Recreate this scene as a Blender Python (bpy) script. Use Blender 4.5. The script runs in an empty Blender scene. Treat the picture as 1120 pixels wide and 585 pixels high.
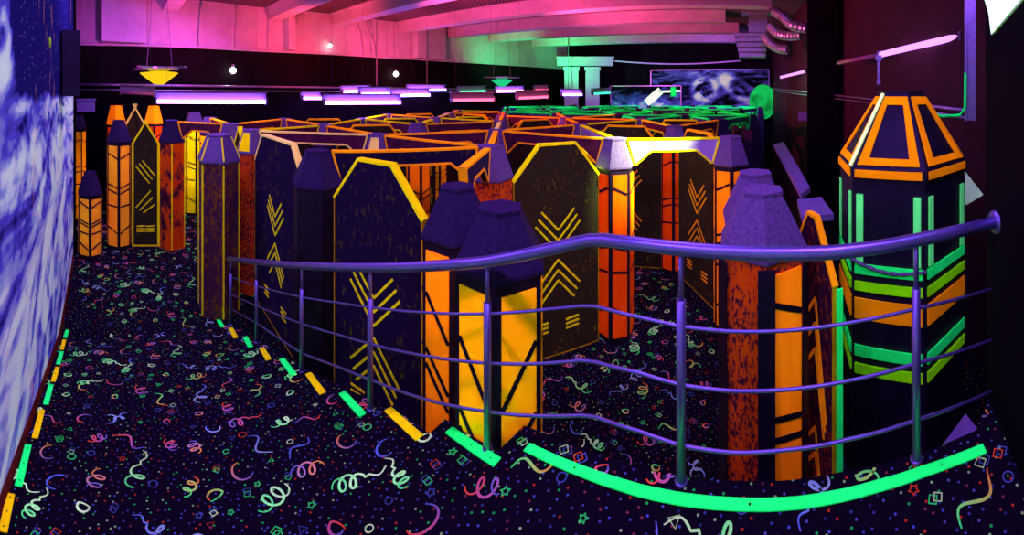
import bpy, bmesh, math, random
from mathutils import Vector, Matrix
S = bpy.context.scene
COL = S.collection
rnd = random.Random(7)
PI = math.pi
CAMZ = 2.95                      # eye height above the arena floor (the viewing platform is 1.37 m up)

# ------------------------------------------------------------------ measuring helpers
def az(px): return (px - 560) / 400.0
def unit(px): return Vector((math.sin(az(px)), math.cos(az(px))))
def at(px, py, d):               # point seen at a pixel at horizontal distance d
    u = unit(px) * d
    return Vector((u.x, u.y, CAMZ - (py - 100) / 400.0 * d))
U = Vector((-.913, .408)); N = Vector((.408, .913))   # down the ramp / across the ramp
def sn(s, n): return U * s + N * n
WLN = lambda s_: -.515 + .030 * s_      # the mural wall, across-ramp offset
S0, S1, HP = .2, 4.35, 1.58
def floor_z(x, y):               # height of the raised platform / ramp at a plan point
    s = x * U.x + y * U.y
    q = s - S0; q = 0 if q < -.5 else ((q + .5) ** 2 / 2 if q < .5 else q)   # eased start of the slope
    h = HP + .33 * min(q, S1 - S0)
    return CAMZ - h
def on_floor(px, py):            # pixel -> plan point on the platform / ramp
    u = unit(px); d = 1.5
    for _ in range(60):
        d = .5 * d + .5 * (CAMZ - floor_z(u.x * d, u.y * d)) * 400.0 / (py - 100)
    return u * d
def hit(px, A, B):               # plan point where a bearing meets line AB
    u = unit(px); A = Vector(A); B = Vector(B); e = B - A
    det = u.x * (-e.y) + e.x * u.y
    d = (A.x * (-e.y) + e.x * A.y) / det
    return u * d
def lerp(a, b, t): return a + (b - a) * t

# ------------------------------------------------------------------ materials
def lin(c):
    r = []
    for v in c:
        v = v / 255.0
        r.append(v / 12.92 if v <= .04045 else ((v + .055) / 1.055) ** 2.4)
    return r
LUV = (.30, .085, 1.0)           # colour of a black-light tube
def fluo(c, g=1.0):              # paint that answers violet light with colour c
    l = lin(c)
    return tuple(min(l[i] / LUV[i] * g, 14) for i in range(3)) + (1,)
def nodes(name):
    m = bpy.data.materials.new(name); m.use_nodes = True
    nt = m.node_tree; nt.nodes.clear()
    out = nt.nodes.new('ShaderNodeOutputMaterial')
    return m, nt, out
def nd(nt, typ, **kw):
    n = nt.nodes.new(typ)
    for k, v in kw.items(): setattr(n, k, v)
    return n
def ramp(nt, fac, stops, interp='LINEAR'):
    r = nd(nt, 'ShaderNodeValToRGB'); r.color_ramp.interpolation = interp
    el = r.color_ramp.elements
    while len(el) > 1: el.remove(el[-1])
    el[0].position = stops[0][0]; el[0].color = stops[0][1]
    for p, c in stops[1:]:
        e = el.new(p); e.color = c
    nt.links.new(fac, r.inputs[0]); return r.outputs[0]
def noise(nt, scale, detail=3, rough=.55, vec=None, dist=0):
    n = nd(nt, 'ShaderNodeTexNoise'); n.inputs['Scale'].default_value = scale
    n.inputs['Detail'].default_value = detail; n.inputs['Roughness'].default_value = rough
    n.inputs['Distortion'].default_value = dist
    if vec is None:
        vec = nd(nt, 'ShaderNodeTexCoord').outputs['Object']
    nt.links.new(vec, n.inputs['Vector'])
    return n.outputs['Fac']
def mapped(nt, scale=(1, 1, 1), src='Object'):
    tc = nd(nt, 'ShaderNodeTexCoord'); mp = nd(nt, 'ShaderNodeMapping')
    mp.inputs['Scale'].default_value = scale
    nt.links.new(tc.outputs[src], mp.inputs['Vector']); return mp.outputs[0]
def math_(nt, op, a, b=None, clamp=False):
    n = nd(nt, 'ShaderNodeMath', operation=op); n.use_clamp = clamp
    for i, v in enumerate((a, b)):
        if v is None: continue
        if isinstance(v, (int, float)): n.inputs[i].default_value = v
        else: nt.links.new(v, n.inputs[i])
    return n.outputs[0]
def mixc(nt, fac, a, b):
    n = nd(nt, 'ShaderNodeMix', data_type='RGBA')
    for sock, v in ((n.inputs[0], fac), (n.inputs[6], a), (n.inputs[7], b)):
        if isinstance(v, (tuple, list)): sock.default_value = v
        elif isinstance(v, (int, float)): sock.default_value = v
        else: nt.links.new(v, sock)
    return n.outputs[2]
def scale_(nt, col, k):
    n = nd(nt, 'ShaderNodeVectorMath', operation='SCALE'); nt.links.new(col, n.inputs[0])
    n.inputs['Scale'].default_value = k; return n.outputs[0]
def diff(nt, out, col, rough=.8):
    b = nd(nt, 'ShaderNodeBsdfDiffuse'); b.inputs['Roughness'].default_value = rough
    if isinstance(col, (tuple, list)): b.inputs['Color'].default_value = col
    else: nt.links.new(col, b.inputs['Color'])
    nt.links.new(b.outputs[0], out.inputs[0]); return b
def m_fluo(name, c, g=1.0, var=.25, sc=6, stretch=(1, 1, 1)):
    m, nt, out = nodes(name)
    a = fluo(c, g * (1 - var)); b = fluo(c, g * (1 + var))
    f = noise(nt, sc, 4, .6, mapped(nt, stretch))
    # colours above one are needed, so mix by hand instead of a clamped ramp
    d = math_(nt, 'MULTIPLY', math_(nt, 'SUBTRACT', f, .35), 3.3, True)
    diff(nt, out, mixc(nt, d, a, b)); return m
def m_plain(name, c, rough=.6, metal=0, spec=.3, sc=0, c2=None, bump=0):
    m, nt, out = nodes(name)
    p = nd(nt, 'ShaderNodeBsdfPrincipled')
    p.inputs['Roughness'].default_value = rough; p.inputs['Metallic'].default_value = metal
    p.inputs['Specular IOR Level'].default_value = spec
    if sc:
        f = noise(nt, sc, 5, .65)
        nt.links.new(ramp(nt, f, [(.35, (*c, 1)), (.65, (*(c2 or c), 1))]), p.inputs['Base Color'])
        if bump:
            bn = nd(nt, 'ShaderNodeBump'); bn.inputs['Strength'].default_value = bump
            nt.links.new(f, bn.inputs['Height']); nt.links.new(bn.outputs[0], p.inputs['Normal'])
    else: p.inputs['Base Color'].default_value = (*c, 1)
    nt.links.new(p.outputs[0], out.inputs[0]); return m
def m_emit(name, c, k):
    m, nt, out = nodes(name)
    e = nd(nt, 'ShaderNodeEmission'); e.inputs[0].default_value = (*c, 1); e.inputs[1].default_value = k
    nt.links.new(e.outputs[0], out.inputs[0]); return m

M = {}
M['black'] = m_plain('black paint', (.012, .010, .014), .55, 0, .25, 9, (.03, .022, .03))
M['cap'] = m_plain('grey speckled cap paint', (.16, .14, .20), .8, 0, .1, 60, (.34, .28, .36))
M['capdark'] = m_plain('dark cap paint', (.035, .03, .06), .8, 0, .1, 40, (.065, .05, .09))
M['orange'] = m_fluo('fluorescent orange', (255, 100, 14), 1.5, .15, 3, (4, 4, .7))
M['red'] = m_fluo('fluorescent red orange', (255, 60, 10), .8, .2, 3, (4, 4, .7))
M['amber'] = m_fluo('fluorescent amber', (255, 128, 8), 1.7, .12, 3, (4, 4, .7))
M['yellow'] = m_fluo('fluorescent yellow tape', (255, 182, 14), .85, .12, 9)
M['edge_orange'] = m_fluo('orange edging', (255, 120, 22), 1.0, .2, 5)
M['edge_unlit'] = m_fluo('unlit side edging', (190, 105, 20), .6, .3, 5)  # dimmer edging for unlit panel sides; the shade is in the colour
M['edge_pink'] = m_fluo('pale pink edging', (255, 170, 150), .9, .15, 5)
M['green'] = m_fluo('fluorescent green tape', (30, 240, 150), .95, .12, 9)
M['edge_green'] = m_fluo('green edging', (10, 180, 115), 1.5, .3, 5)
M['lime'] = m_fluo('fluorescent lime', (150, 230, 10), .8, .15, 8)
M['mint'] = m_fluo('pale mint stripe', (120, 255, 190), .8, .15, 8)
M['maroon'] = m_plain('maroon board', (.10, .018, .035), .7, 0, .2, 12, (.22, .04, .05))
M['greenboard'] = m_plain('dark green board', (.02, .10, .08), .7, 0, .2, 12, (.03, .2, .14))
M['sheetwhite'] = m_fluo('brightened white sheet', (205, 215, 255), 1.6, .06, 3)  # brightness of the light missing there is put into this white
M['brightyellow'] = m_fluo('bright yellow paint', (255, 205, 10), 1.6, .12, 3)
M['white'] = m_plain('white board', (.78, .76, .76), .6, 0, .3, 5, (.86, .84, .84))
M['rail'] = m_plain('brushed steel rail', (.36, .40, .62), .36, .75, .5)
M['steel'] = m_plain('galvanised steel', (.45, .45, .5), .4, .8, .5, 20, (.6, .6, .66))
M['house'] = m_plain('tube housing', (.22, .20, .26), .5, 0, .4)
M['wire'] = m_plain('wire', (.25, .25, .28), .5, .3, .4)
M['beam'] = m_plain('pale ceiling paint', (.62, .58, .6), .75, 0, .2, 3, (.74, .7, .72))
M['blackwall'] = m_plain('black wall paint', (.004, .003, .004), .8, 0, .06, 2, (.008, .006, .007))
M['redwall'] = m_plain('dark maroon wall', (.05, .016, .022), .7, 0, .2, 3, (.075, .02, .03))
M['tube'] = m_emit('violet tube glow', LUV, 60)
M['tube_wall'] = m_emit('pink violet tube glow', (.62, .20, 1.0), 2.6)
M['tube_red'] = m_emit('red tube glow', (1.0, .10, .22), 3.0)
M['tube_green'] = m_emit('green tube glow', (.05, 1.0, .45), 2.0)
M['bulb'] = m_emit('white bulb', (1, .95, .9), 12)

# dark board with fine orange specks
def m_speck(name, base, speck, amount, sc):
    m, nt, out = nodes(name)
    f = noise(nt, sc, 6, .75, mapped(nt, (1, 1, .45)))
    f2 = noise(nt, 3, 3, .6)
    t = math_(nt, 'ADD', f, math_(nt, 'MULTIPLY', f2, .35))
    d = math_(nt, 'MULTIPLY', math_(nt, 'SUBTRACT', t, amount), 9, True)
    diff(nt, out, mixc(nt, d, (*base, 1), speck)); return m
M['panel'] = m_speck('dark speckled board', (.07, .085, .018), fluo((190, 110, 25), .45), .775, 34)
M['paneldark'] = m_speck('dark violet speckled board', (.030, .022, .045), fluo((130, 80, 40), .3), .75, 26)
M['rust'] = m_speck('rust red brushed paint', (.10, .02, .03), fluo((235, 62, 15), .6), .62, 60)
M['peach'] = m_fluo('peach orange paint', (255, 120, 45), 1.05, .15, 3, (4, 4, .7))
M['rustsmooth'] = m_speck('smooth brushed red paint', (.10, .02, .03), fluo((200, 50, 15), .8), .60, 3)
M['rustarrow'] = m_speck('dark rust board', (.07, .02, .03), fluo((190, 50, 15), .5), .72, 40)
M['rustdark'] = m_speck('brown brushed paint', (.14, .06, .06), fluo((150, 60, 10), .5), .68, 30)

# carpet: dark navy pile with tiny fluorescent dots
def m_carpet():
    m, nt, out = nodes('navy confetti carpet')
    vec = mapped(nt, (1, 1, 0))
    col = None
    v = nd(nt, 'ShaderNodeTexVoronoi', voronoi_dimensions='2D'); v.inputs['Scale'].default_value = 22
    v.inputs['Randomness'].default_value = .75
    nt.links.new(vec, v.inputs['Vector'])
    msk = math_(nt, 'LESS_THAN', v.outputs['Distance'], .115)
    sep = nd(nt, 'ShaderNodeSeparateColor'); nt.links.new(v.outputs['Color'], sep.inputs[0])
    pal = [((75, 65, 235), .6), ((200, 45, 50), .5), ((70, 60, 220), .45), ((40, 170, 130), .4), ((90, 75, 235), .5), ((60, 55, 200), .3), ((170, 50, 110), .4), ((75, 65, 230), .4), ((170, 170, 190), .45)]
    cur = fluo(*pal[0])
    for i, (c, g) in enumerate(pal[1:]):
        step = math_(nt, 'GREATER_THAN', sep.outputs[0], (i + 1) / len(pal))
        cur = mixc(nt, step, cur, fluo(c, g))
    f = noise(nt, 220, 2, .6)
    base = mixc(nt, f, (.004, .004, .006, 1), (.022, .016, .022, 1))
    diff(nt, out, mixc(nt, msk, base, cur)); return m
M['carpet'] = m_carpet()
def m_attr():
    m, nt, out = nodes('confetti print')
    a = nd(nt, 'ShaderNodeAttribute', attribute_name='Col')
    diff(nt, out, a.outputs['Color']); return m
M['confetti'] = m_attr()

# left wall: blue-white flame mural fading into a star-flecked black
def m_mural():
    m, nt, out = nodes('flame mural paint')
    tc = nd(nt, 'ShaderNodeTexCoord')
    sep = nd(nt, 'ShaderNodeSeparateXYZ'); nt.links.new(tc.outputs['Object'], sep.inputs[0])
    w1 = noise(nt, .9, 3, .5, mapped(nt, (.6, .6, 1.1)), 3.0)
    w2 = noise(nt, 2.2, 3, .5, mapped(nt, (.55, .55, .9)), 3.6)
    tot = math_(nt, 'ADD', math_(nt, 'MULTIPLY', w1, .72), math_(nt, 'MULTIPLY', w2, .36))
    # far upper corner is plain black with flecks
    sx = math_(nt, 'MULTIPLY', math_(nt, 'SUBTRACT', sep.outputs['X'], 2.0), 3, True)
    hz2 = math_(nt, 'MULTIPLY', math_(nt, 'SUBTRACT', sep.outputs['Z'], 2.85), 4, True)
    dark = math_(nt, 'MULTIPLY', sx, hz2)
    tot = math_(nt, 'SUBTRACT', tot, math_(nt, 'MULTIPLY', dark, .5))
    hi = math_(nt, 'MULTIPLY', math_(nt, 'SUBTRACT', sep.outputs['Z'], 2.9), .5, True)
    tot = math_(nt, 'SUBTRACT', tot, math_(nt, 'MULTIPLY', hi, .10))
    t = math_(nt, 'MULTIPLY', math_(nt, 'SUBTRACT', tot, .385), 4.2, True)
    g = .85
    c = mixc(nt, math_(nt, 'MULTIPLY', t, 2.6, True), fluo((24, 12, 110), g), fluo((75, 55, 225), g))
    c = mixc(nt, math_(nt, 'MULTIPLY', math_(nt, 'SUBTRACT', t, .4), 2.6, True), c, fluo((150, 140, 250), g))
    c = mixc(nt, math_(nt, 'MULTIPLY', math_(nt, 'SUBTRACT', t, .72), 3.5, True), c, fluo((196, 190, 255), g))
    # thin orange licks
    fl = noise(nt, 2.2, 3, .5, mapped(nt, (3.2, 3.2, .35)), 1.5)
    k = math_(nt, 'MULTIPLY', math_(nt, 'SUBTRACT', fl, .66), 14, True)
    c = mixc(nt, math_(nt, 'MULTIPLY', k, .8), c, fluo((230, 120, 60), g))
    st = nd(nt, 'ShaderNodeTexVoronoi'); st.inputs['Scale'].default_value = 18
    nt.links.new(tc.outputs['Object'], st.inputs['Vector'])
    sm = math_(nt, 'MULTIPLY', math_(nt, 'LESS_THAN', st.outputs['Distance'], .14), dark)
    c = mixc(nt, sm, c, fluo((110, 90, 200), g))
    diff(nt, out, c); return m
M['mural'] = m_mural()

def m_space(name, swirl=None, floor_glow=0):
    m, nt, out = nodes(name)
    tc = nd(nt, 'ShaderNodeTexCoord'); sep = nd(nt, 'ShaderNodeSeparateXYZ'); nt.links.new(tc.outputs['Object'], sep.inputs[0])
    w1 = noise(nt, .9, 6, .62, mapped(nt, (.8, 1, 1.7)), 1.8)
    t = math_(nt, 'MULTIPLY', math_(nt, 'SUBTRACT', w1, .46), 3.6)
    if floor_glow:
        t = math_(nt, 'ADD', t, math_(nt, 'SUBTRACT', .75, math_(nt, 'MULTIPLY', sep.outputs['Z'], floor_glow)))
    if swirl:
        for (cx, cz, R, fr, amp, sq) in swirl:
            dx = math_(nt, 'SUBTRACT', sep.outputs['X'], cx); dz = math_(nt, 'SUBTRACT', sep.outputs['Z'], cz)
            if sq != 1: dz = math_(nt, 'ADD', math_(nt, 'MULTIPLY', dz, 1.6), math_(nt, 'MULTIPLY', dx, .7))
            d = math_(nt, 'SQRT', math_(nt, 'ADD', math_(nt, 'MULTIPLY', dx, dx), math_(nt, 'MULTIPLY', dz, dz)))
            fall = math_(nt, 'SUBTRACT', 1.25, math_(nt, 'DIVIDE', d, R), True)
            ph = math_(nt, 'ADD', math_(nt, 'MULTIPLY', d, fr), math_(nt, 'MULTIPLY', w1, 5))
            rg = math_(nt, 'ADD', math_(nt, 'MULTIPLY', math_(nt, 'SINE', ph), .5), .55)
            t = math_(nt, 'ADD', t, math_(nt, 'MULTIPLY', math_(nt, 'MULTIPLY', rg, fall), amp))
    t = math_(nt, 'MULTIPLY', t, .8, True)
    c = mixc(nt, math_(nt, 'MULTIPLY', t, 2, True), fluo((8, 5, 30), .8), fluo((75, 60, 225), .9))
    c = mixc(nt, math_(nt, 'MULTIPLY', math_(nt, 'SUBTRACT', t, .5), 2, True), c, fluo((185, 175, 255), .75))
    diff(nt, out, c); return m
M['sp_white'] = m_fluo('pale violet paint', (215, 215, 255), 1.0, .2, 4)
M['sp_violet'] = m_fluo('violet paint', (110, 95, 240), 1.0, .35, 3)
M['sp_navy'] = m_fluo('navy paint', (20, 14, 90), 1.0, .3, 3)
M['sp_green'] = m_fluo('planet green paint', (20, 190, 120), .9, .6, 2)

def m_deck():
    m, nt, out = nodes('perforated ceiling deck')
    w = nd(nt, 'ShaderNodeTexWave', wave_type='BANDS', bands_direction='X'); w.inputs['Scale'].default_value = 4
    nt.links.new(mapped(nt, (1, 1, 1)), w.inputs['Vector'])
    w2 = nd(nt, 'ShaderNodeTexWave', wave_type='BANDS', bands_direction='Y'); w2.inputs['Scale'].default_value = 4
    nt.links.new(mapped(nt, (1, 1, 1)), w2.inputs['Vector'])
    f = math_(nt, 'MULTIPLY', w.outputs['Fac'], w2.outputs['Fac'])
    diff(nt, out, mixc(nt, f, (.05, .04, .05, 1), (.32, .26, .28, 1))); return m
M['deck'] = m_deck()

# ------------------------------------------------------------------ mesh builder
class MB:
    def __init__(s): s.v = []; s.f = []; s.mi = []; s.c = []
    def add(s, vs, fs, mi=0):
        o = len(s.v); s.v += [tuple(x) for x in vs]
        for f in fs: s.f.append([o + i for i in f]); s.mi.append(mi)
        return s
    def box(s, c, d, mi=0, rot=0, R=None):
        hx, hy, hz = d[0] / 2, d[1] / 2, d[2] / 2
        vs = [Vector((x, y, z)) for z in (-hz, hz) for y in (-hy, hy) for x in (-hx, hx)]
        if R is None: R = Matrix.Rotation(rot, 3, 'Z')
        vs = [R @ v + Vector(c) for v in vs]
        return s.add(vs, [(0, 2, 3, 1), (4, 5, 7, 6), (0, 1, 5, 4), (2, 6, 7, 3), (0, 4, 6, 2), (1, 3, 7, 5)], mi)
    def rings(s, rs, mi=0, caps=True):
        n = len(rs[0]); vs = [p for r in rs for p in r]; fs = []
        for k in range(len(rs) - 1):
            for i in range(n):
                j = (i + 1) % n
                fs.append((k * n + i, k * n + j, (k + 1) * n + j, (k + 1) * n + i))
        if caps:
            fs.append(tuple(reversed(range(n)))); fs.append(tuple(range((len(rs) - 1) * n, len(rs) * n)))
        return s.add(vs, fs, mi)
    def hexring(s, R, z, n=6, ph=0, c=(0, 0)):
        return [(c[0] + R * math.cos(ph + 2 * PI * i / n), c[1] + R * math.sin(ph + 2 * PI * i / n), z) for i in range(n)]
    def lathe(s, prof, n=16, mi=0, c=(0, 0), ph=0):
        return s.rings([s.hexring(r, z, n, ph, c) for r, z in prof], mi)
    def tube(s, pts, r, n=8, mi=0, closed=False):
        pts = [Vector(p) for p in pts]; rs = []; up = Vector((0, 0, 1))
        for i, p in enumerate(pts):
            a = pts[max(i - 1, 0)]; b = pts[min(i + 1, len(pts) - 1)]
            t = (b - a).normalized()
            x = t.cross(up) if abs(t.z) < .95 else t.cross(Vector((0, 1, 0)))
            x.normalize(); y = x.cross(t)
            rr = r[i] if isinstance(r, (list, tuple)) else r
            rs.append([p + x * rr * math.cos(2 * PI * k / n) + y * rr * math.sin(2 * PI * k / n) for k in range(n)])
        return s.rings(rs, mi)
    def slab(s, poly, A, ex, ez, en, th, mi=0):       # extruded polygon in a frame, th either side
        A = Vector(A); n = len(poly); vs = []
        for sg in (-1, 1):
            for (t, z) in poly: vs.append(A + ex * t + ez * z + en * th * sg)
        fs = [tuple(reversed(range(n))), tuple(range(n, 2 * n))]
        for i in range(n):
            j = (i + 1) % n; fs.append((i, j, n + j, n + i))
        return s.add(vs, fs, mi)
    def strip(s, a, b, w, A, ex, ez, en, lo, hi, mi=0):   # bar from a to b (t,z) in a frame
        a = Vector(a); b = Vector(b); d = (b - a).normalized(); q = Vector((-d.y, d.x)) * w / 2
        return s._sl([a - q, b - q, b + q, a + q], A, ex, ez, en, lo, hi, mi)
    def _sl(s, poly, A, ex, ez, en, lo, hi, mi):
        A = Vector(A); vs = []
        for h in (lo, hi):
            for p in poly: vs.append(A + ex * p[0] + ez * p[1] + en * h)
        return s.add(vs, [(3, 2, 1, 0), (4, 5, 6, 7), (0, 1, 5, 4), (1, 2, 6, 5), (2, 3, 7, 6), (3, 0, 4, 7)], mi)
    def mesh(s, name, mats, smooth=False):
        me = bpy.data.meshes.new(name); me.from_pydata(s.v, [], s.f)
        for m in (mats if isinstance(mats, (list, tuple)) else [mats]): me.materials.append(M[m] if isinstance(m, str) else m)
        for p, i in zip(me.polygons, s.mi): p.material_index = i; p.use_smooth = smooth
        bm = bmesh.new(); bm.from_mesh(me); bmesh.ops.recalc_face_normals(bm, faces=bm.faces); bm.to_mesh(me); bm.free()
        me.update(); return me
    def build(s, name, mats, parent=None, smooth=False, loc=None):
        return link(name, s.mesh(name, mats, smooth), parent, loc)
def link(name, me, parent=None, loc=None, rz=0):
    o = bpy.data.objects.new(name, me); COL.objects.link(o)
    if parent: o.parent = parent
    if loc is not None: o.location = loc
    o.rotation_euler.z = rz
    return o
def tag(o, label, cat, group=None):
    o['label'] = label; o['category'] = cat
    if group: o['group'] = group
    o['kind'] = 'thing'
    return o
def empty(name, loc, label, cat, group=None, rz=0):
    o = bpy.data.objects.new(name, None); COL.objects.link(o); o.empty_display_size = .1
    o.location = loc; o.rotation_euler.z = rz
    return tag(o, label, cat, group)
def struct(o, kind='structure'): o['kind'] = kind; return o
EX, EY, EZ = Vector((1, 0, 0)), Vector((0, 1, 0)), Vector((0, 0, 1))
ORD = 'zeroth first second third fourth fifth sixth seventh eighth ninth tenth eleventh twelfth'.split()

# ------------------------------------------------------------------ the carpet print
CONF = [(222, 228, 240), (70, 225, 170), (235, 60, 55), (85, 75, 240), (150, 130, 245), (240, 110, 60)]
PAIRS = [(0, 1), (2, 3), (1, 2), (3, 4), (0, 0), (3, 3), (1, 0), (3, 2), (2, 3), (5, 3), (1, 2)]
def curl_path(r):
    k = r.choice('sttccul')
    n = 34; pts = []
    if k == 's':                                   # a lazy S
        for i in range(n):
            t = i / (n - 1); pts.append(((t - .5) * .19, .032 * math.sin(t * 2 * PI * 1.15) * (1.2 - .5 * t)))
    elif k in 'ct':                                # loops drawn along a line, sometimes after a wavy tail
        loops = r.choice((1.6, 2.3, 2.6)); rad = r.uniform(.020, .029)
        if k == 't':
            for i in range(12):
                t = i / 12; pts.append((-.14 + .085 * t, .024 * math.sin(t * PI * 1.2) - .022 * (1 - t)))
        for i in range(n + 10):
            t = i / (n + 9); a = PI + t * 2 * PI * loops
            rr = rad * (.75 + .4 * math.sin(t * PI))
            pts.append((-.035 + t * .115 + rr * (math.cos(a) + .7) * .8, rr * 1.3 * math.sin(a)))
    elif k == 'u':                                 # a wide hairpin
        for i in range(n):
            t = i / (n - 1); a = t * PI * 1.35; pts.append((.055 * math.cos(a), .04 * math.sin(a) - .02 * t))
    else:                                          # a hook
        for i in range(n):
            t = i / (n - 1); a = -.5 + t * 4.9; rr = .042 * (1.2 - .75 * t)
            pts.append((rr * math.cos(a) + (0 if t > .3 else (t - .3) * .16), rr * math.sin(a)))
    return pts
def make_tile(seed, T):
    r = random.Random(seed); items = []; spots = []
    def place(rad):
        for _ in range(80):
            p = (r.uniform(0, T), r.uniform(0, T)); ok = True
            for q in spots:
                dx = min(abs(p[0] - q[0]), T - abs(p[0] - q[0])); dy = min(abs(p[1] - q[1]), T - abs(p[1] - q[1]))
                if dx * dx + dy * dy < (rad + q[2]) ** 2: ok = False; break
            if ok: spots.append((*p, rad)); return p
        return None
    def poly(pts, w, ca, cb, closed):
        n = len(pts); L = []; Rr = []
        for i, p in enumerate(pts):
            a = pts[(i - 1) % n] if closed or i > 0 else p; b = pts[(i + 1) % n] if closed or i < n - 1 else p
            d = Vector((b[0] - a[0], b[1] - a[1])); d = d.normalized() if d.length else Vector((1, 0))
            q = Vector((-d.y, d.x)); k = 1 if closed else .45 + .75 * math.sin(PI * (i + .4) / n)
            L.append((p[0] + q.x * w * k / 2, p[1] + q.y * w * k / 2)); Rr.append((p[0] - q.x * w * k / 2, p[1] - q.y * w * k / 2))
        m = n if closed else n - 1
        for i in range(m):
            j = (i + 1) % n
            items.append(([L[i], Rr[i], Rr[j], L[j]], lerp(Vector(ca), Vector(cb), i / max(m - 1, 1))))
    for _ in range(int(15 * T * T)):
        p = place(.10)
        if not p: continue
        a = r.uniform(0, 2 * PI); ca, sa = math.cos(a), math.sin(a); sc = r.uniform(.85, 1.35)
        pts = [(p[0] + sc * (x * ca - y * sa), p[1] + sc * (x * sa + y * ca)) for x, y in curl_path(r)]
        i, j = r.choice(PAIRS); g = r.uniform(.6, 1.0)
        poly(pts, .0105, [c * g for c in fluo(CONF[i])[:3]], [c * g for c in fluo(CONF[j])[:3]], False)
    for _ in range(int(19 * T * T)):
        p = place(.034)
        if not p: continue
        kind = r.choice('srtqq*'); R = r.uniform(.017, .026); a = r.uniform(0, 2 * PI)
        nn = {'s': 10, 'r': 12, 't': 3, 'q': 4, '*': 10}[kind]
        pts = []
        for i in range(nn):
            rr = R * (.5 if nn == 10 and i % 2 else 1)
            pts.append((p[0] + rr * math.cos(a + 2 * PI * i / nn), p[1] + rr * math.sin(a + 2 * PI * i / nn)))
        g = r.uniform(.35, .65); c = [x * g for x in fluo(r.choice(CONF[:4]))[:3]]
        poly(pts, .0055, c, c, True)
        if kind == 'q':
            pts2 = [(x + .016, y - .014) for x, y in pts]; c = [x * g for x in fluo(r.choice(CONF[:4]))[:3]]
            poly(pts2, .0055, c, c, True)
    return items
TT = 1.25
TILES = [make_tile(3, TT), make_tile(11, TT)]
def inside(p, poly):
    x, y = p; c = False; n = len(poly)
    for i in range(n):
        x1, y1 = poly[i]; x2, y2 = poly[(i + 1) % n]
        if (y1 > y) != (y2 > y) and x < (x2 - x1) * (y - y1) / (y2 - y1) + x1: c = not c
    return c
def carpet(name, outline, zfun, thick, zones, cuts=()):
    """carpet floor: outline polygon in plan, confetti printed over the zones"""
    bm = bmesh.new()
    f = bm.faces.new([bm.verts.new((x, y, 0)) for x, y in outline])
    for s in cuts:
        geom = bm.verts[:] + bm.edges[:] + bm.faces[:]
        bmesh.ops.bisect_plane(bm, geom=geom, plane_co=(U.x * s, U.y * s, 0), plane_no=(U.x, U.y, 0), dist=1e-5)
    top = bm.faces[:]
    for v in bm.verts: v.co.z = zfun(v.co.x, v.co.y)
    ret = bmesh.ops.extrude_face_region(bm, geom=top)
    newv = [g for g in ret['geom'] if isinstance(g, bmesh.types.BMVert)]
    for v in newv: v.co.z -= thick
    bmesh.ops.triangulate(bm, faces=bm.faces)
    bmesh.ops.recalc_face_normals(bm, faces=bm.faces)
    me = bpy.data.meshes.new(name); bm.to_mesh(me); bm.free()
    vs = [v.co[:] for v in me.vertices]; fs = [tuple(p.vertices) for p in me.polygons]; n0 = len(fs)
    cols = [(0, 0, 0, 1)] * len(vs)
    for (x0, y0, x1, y1) in zones:
        for a in range(math.floor(x0 / TT), math.ceil(x1 / TT)):
            for b in range(math.floor(y0 / TT), math.ceil(y1 / TT)):
                for q, c in TILES[(a + b) % 2]:
                    w = [(x + a * TT, y + b * TT) for x, y in q]
                    if not (x0 <= w[0][0] <= x1 and y0 <= w[0][1] <= y1): continue
                    if not all(inside(p, outline) for p in w): continue
                    o = len(vs)
                    for p in w: vs.append((p[0], p[1], zfun(*p) + .0022)); cols.append((c[0], c[1], c[2], 1))
                    fs.append((o, o + 1, o + 2, o + 3))
    me2 = bpy.data.meshes.new(name); me2.from_pydata(vs, [], fs)
    me2.materials.append(M['carpet']); me2.materials.append(M['confetti'])
    for i, p in enumerate(me2.polygons):
        if i >= n0: p.material_index = 1
    at_ = me2.color_attributes.new('Col', 'FLOAT_COLOR', 'POINT')
    for i, c in enumerate(cols): at_.data[i].color = c
    me2.update()
    return struct(link(name, me2))

# raised platform and ramp; its open edge steps in and out like a saw beside the twin columns
edge = [sn(4.35, 1.74), sn(1.62, 1.74)]
edge += [on_floor(470, 474), on_floor(487, 458), on_floor(545, 493), on_floor(573, 465),
         on_floor(640, 490), on_floor(700, 511), on_floor(760, 522), on_floor(830, 526), on_floor(920, 516), on_floor(1000, 497), on_floor(1068, 470)]
NW0, NW1 = Vector((1.2, .083)), Vector((1.86, .525))
outline = [sn(4.35, WLN(4.35)), *edge, NW1 + Vector((.03, -.03)), Vector((1.15, .05)), sn(-1.5, WLN(-1.5))]
outline = [(p.x, p.y) for p in outline]
carpet('floor_raised', outline, floor_z, .12, [(-5, -1.2, 2, 4)], [S0 - .5 + .1 * k for k in range(11)])
arena = [(-11, -.5), (-4.2, 1.3), (3.6, -3), (7.5, 4.5), (14.5, 12.5), (4, 21), (-11, 6.5)]
lo = [(sn(4.352, WLN(4.35))), sn(4.352, 1.8), Vector((-.9, 1.25)), Vector((2.2, .1)), Vector((4.2, .6)), Vector((6.9, 4.9)), Vector((12.2, 12.4)), Vector((2.9, 19.2)), Vector((-9.5, 7.5)), Vector((-9.6, 3.2)), sn(9.3, WLN(6.5))]
lo = [(p.x, p.y) for p in lo]
carpet('floor', lo, lambda x, y: 0.0, .10, [(-.6, 1.6, 2.4, 6.4), (-8.2, 2.0, -3.4, 6.5)])

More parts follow.
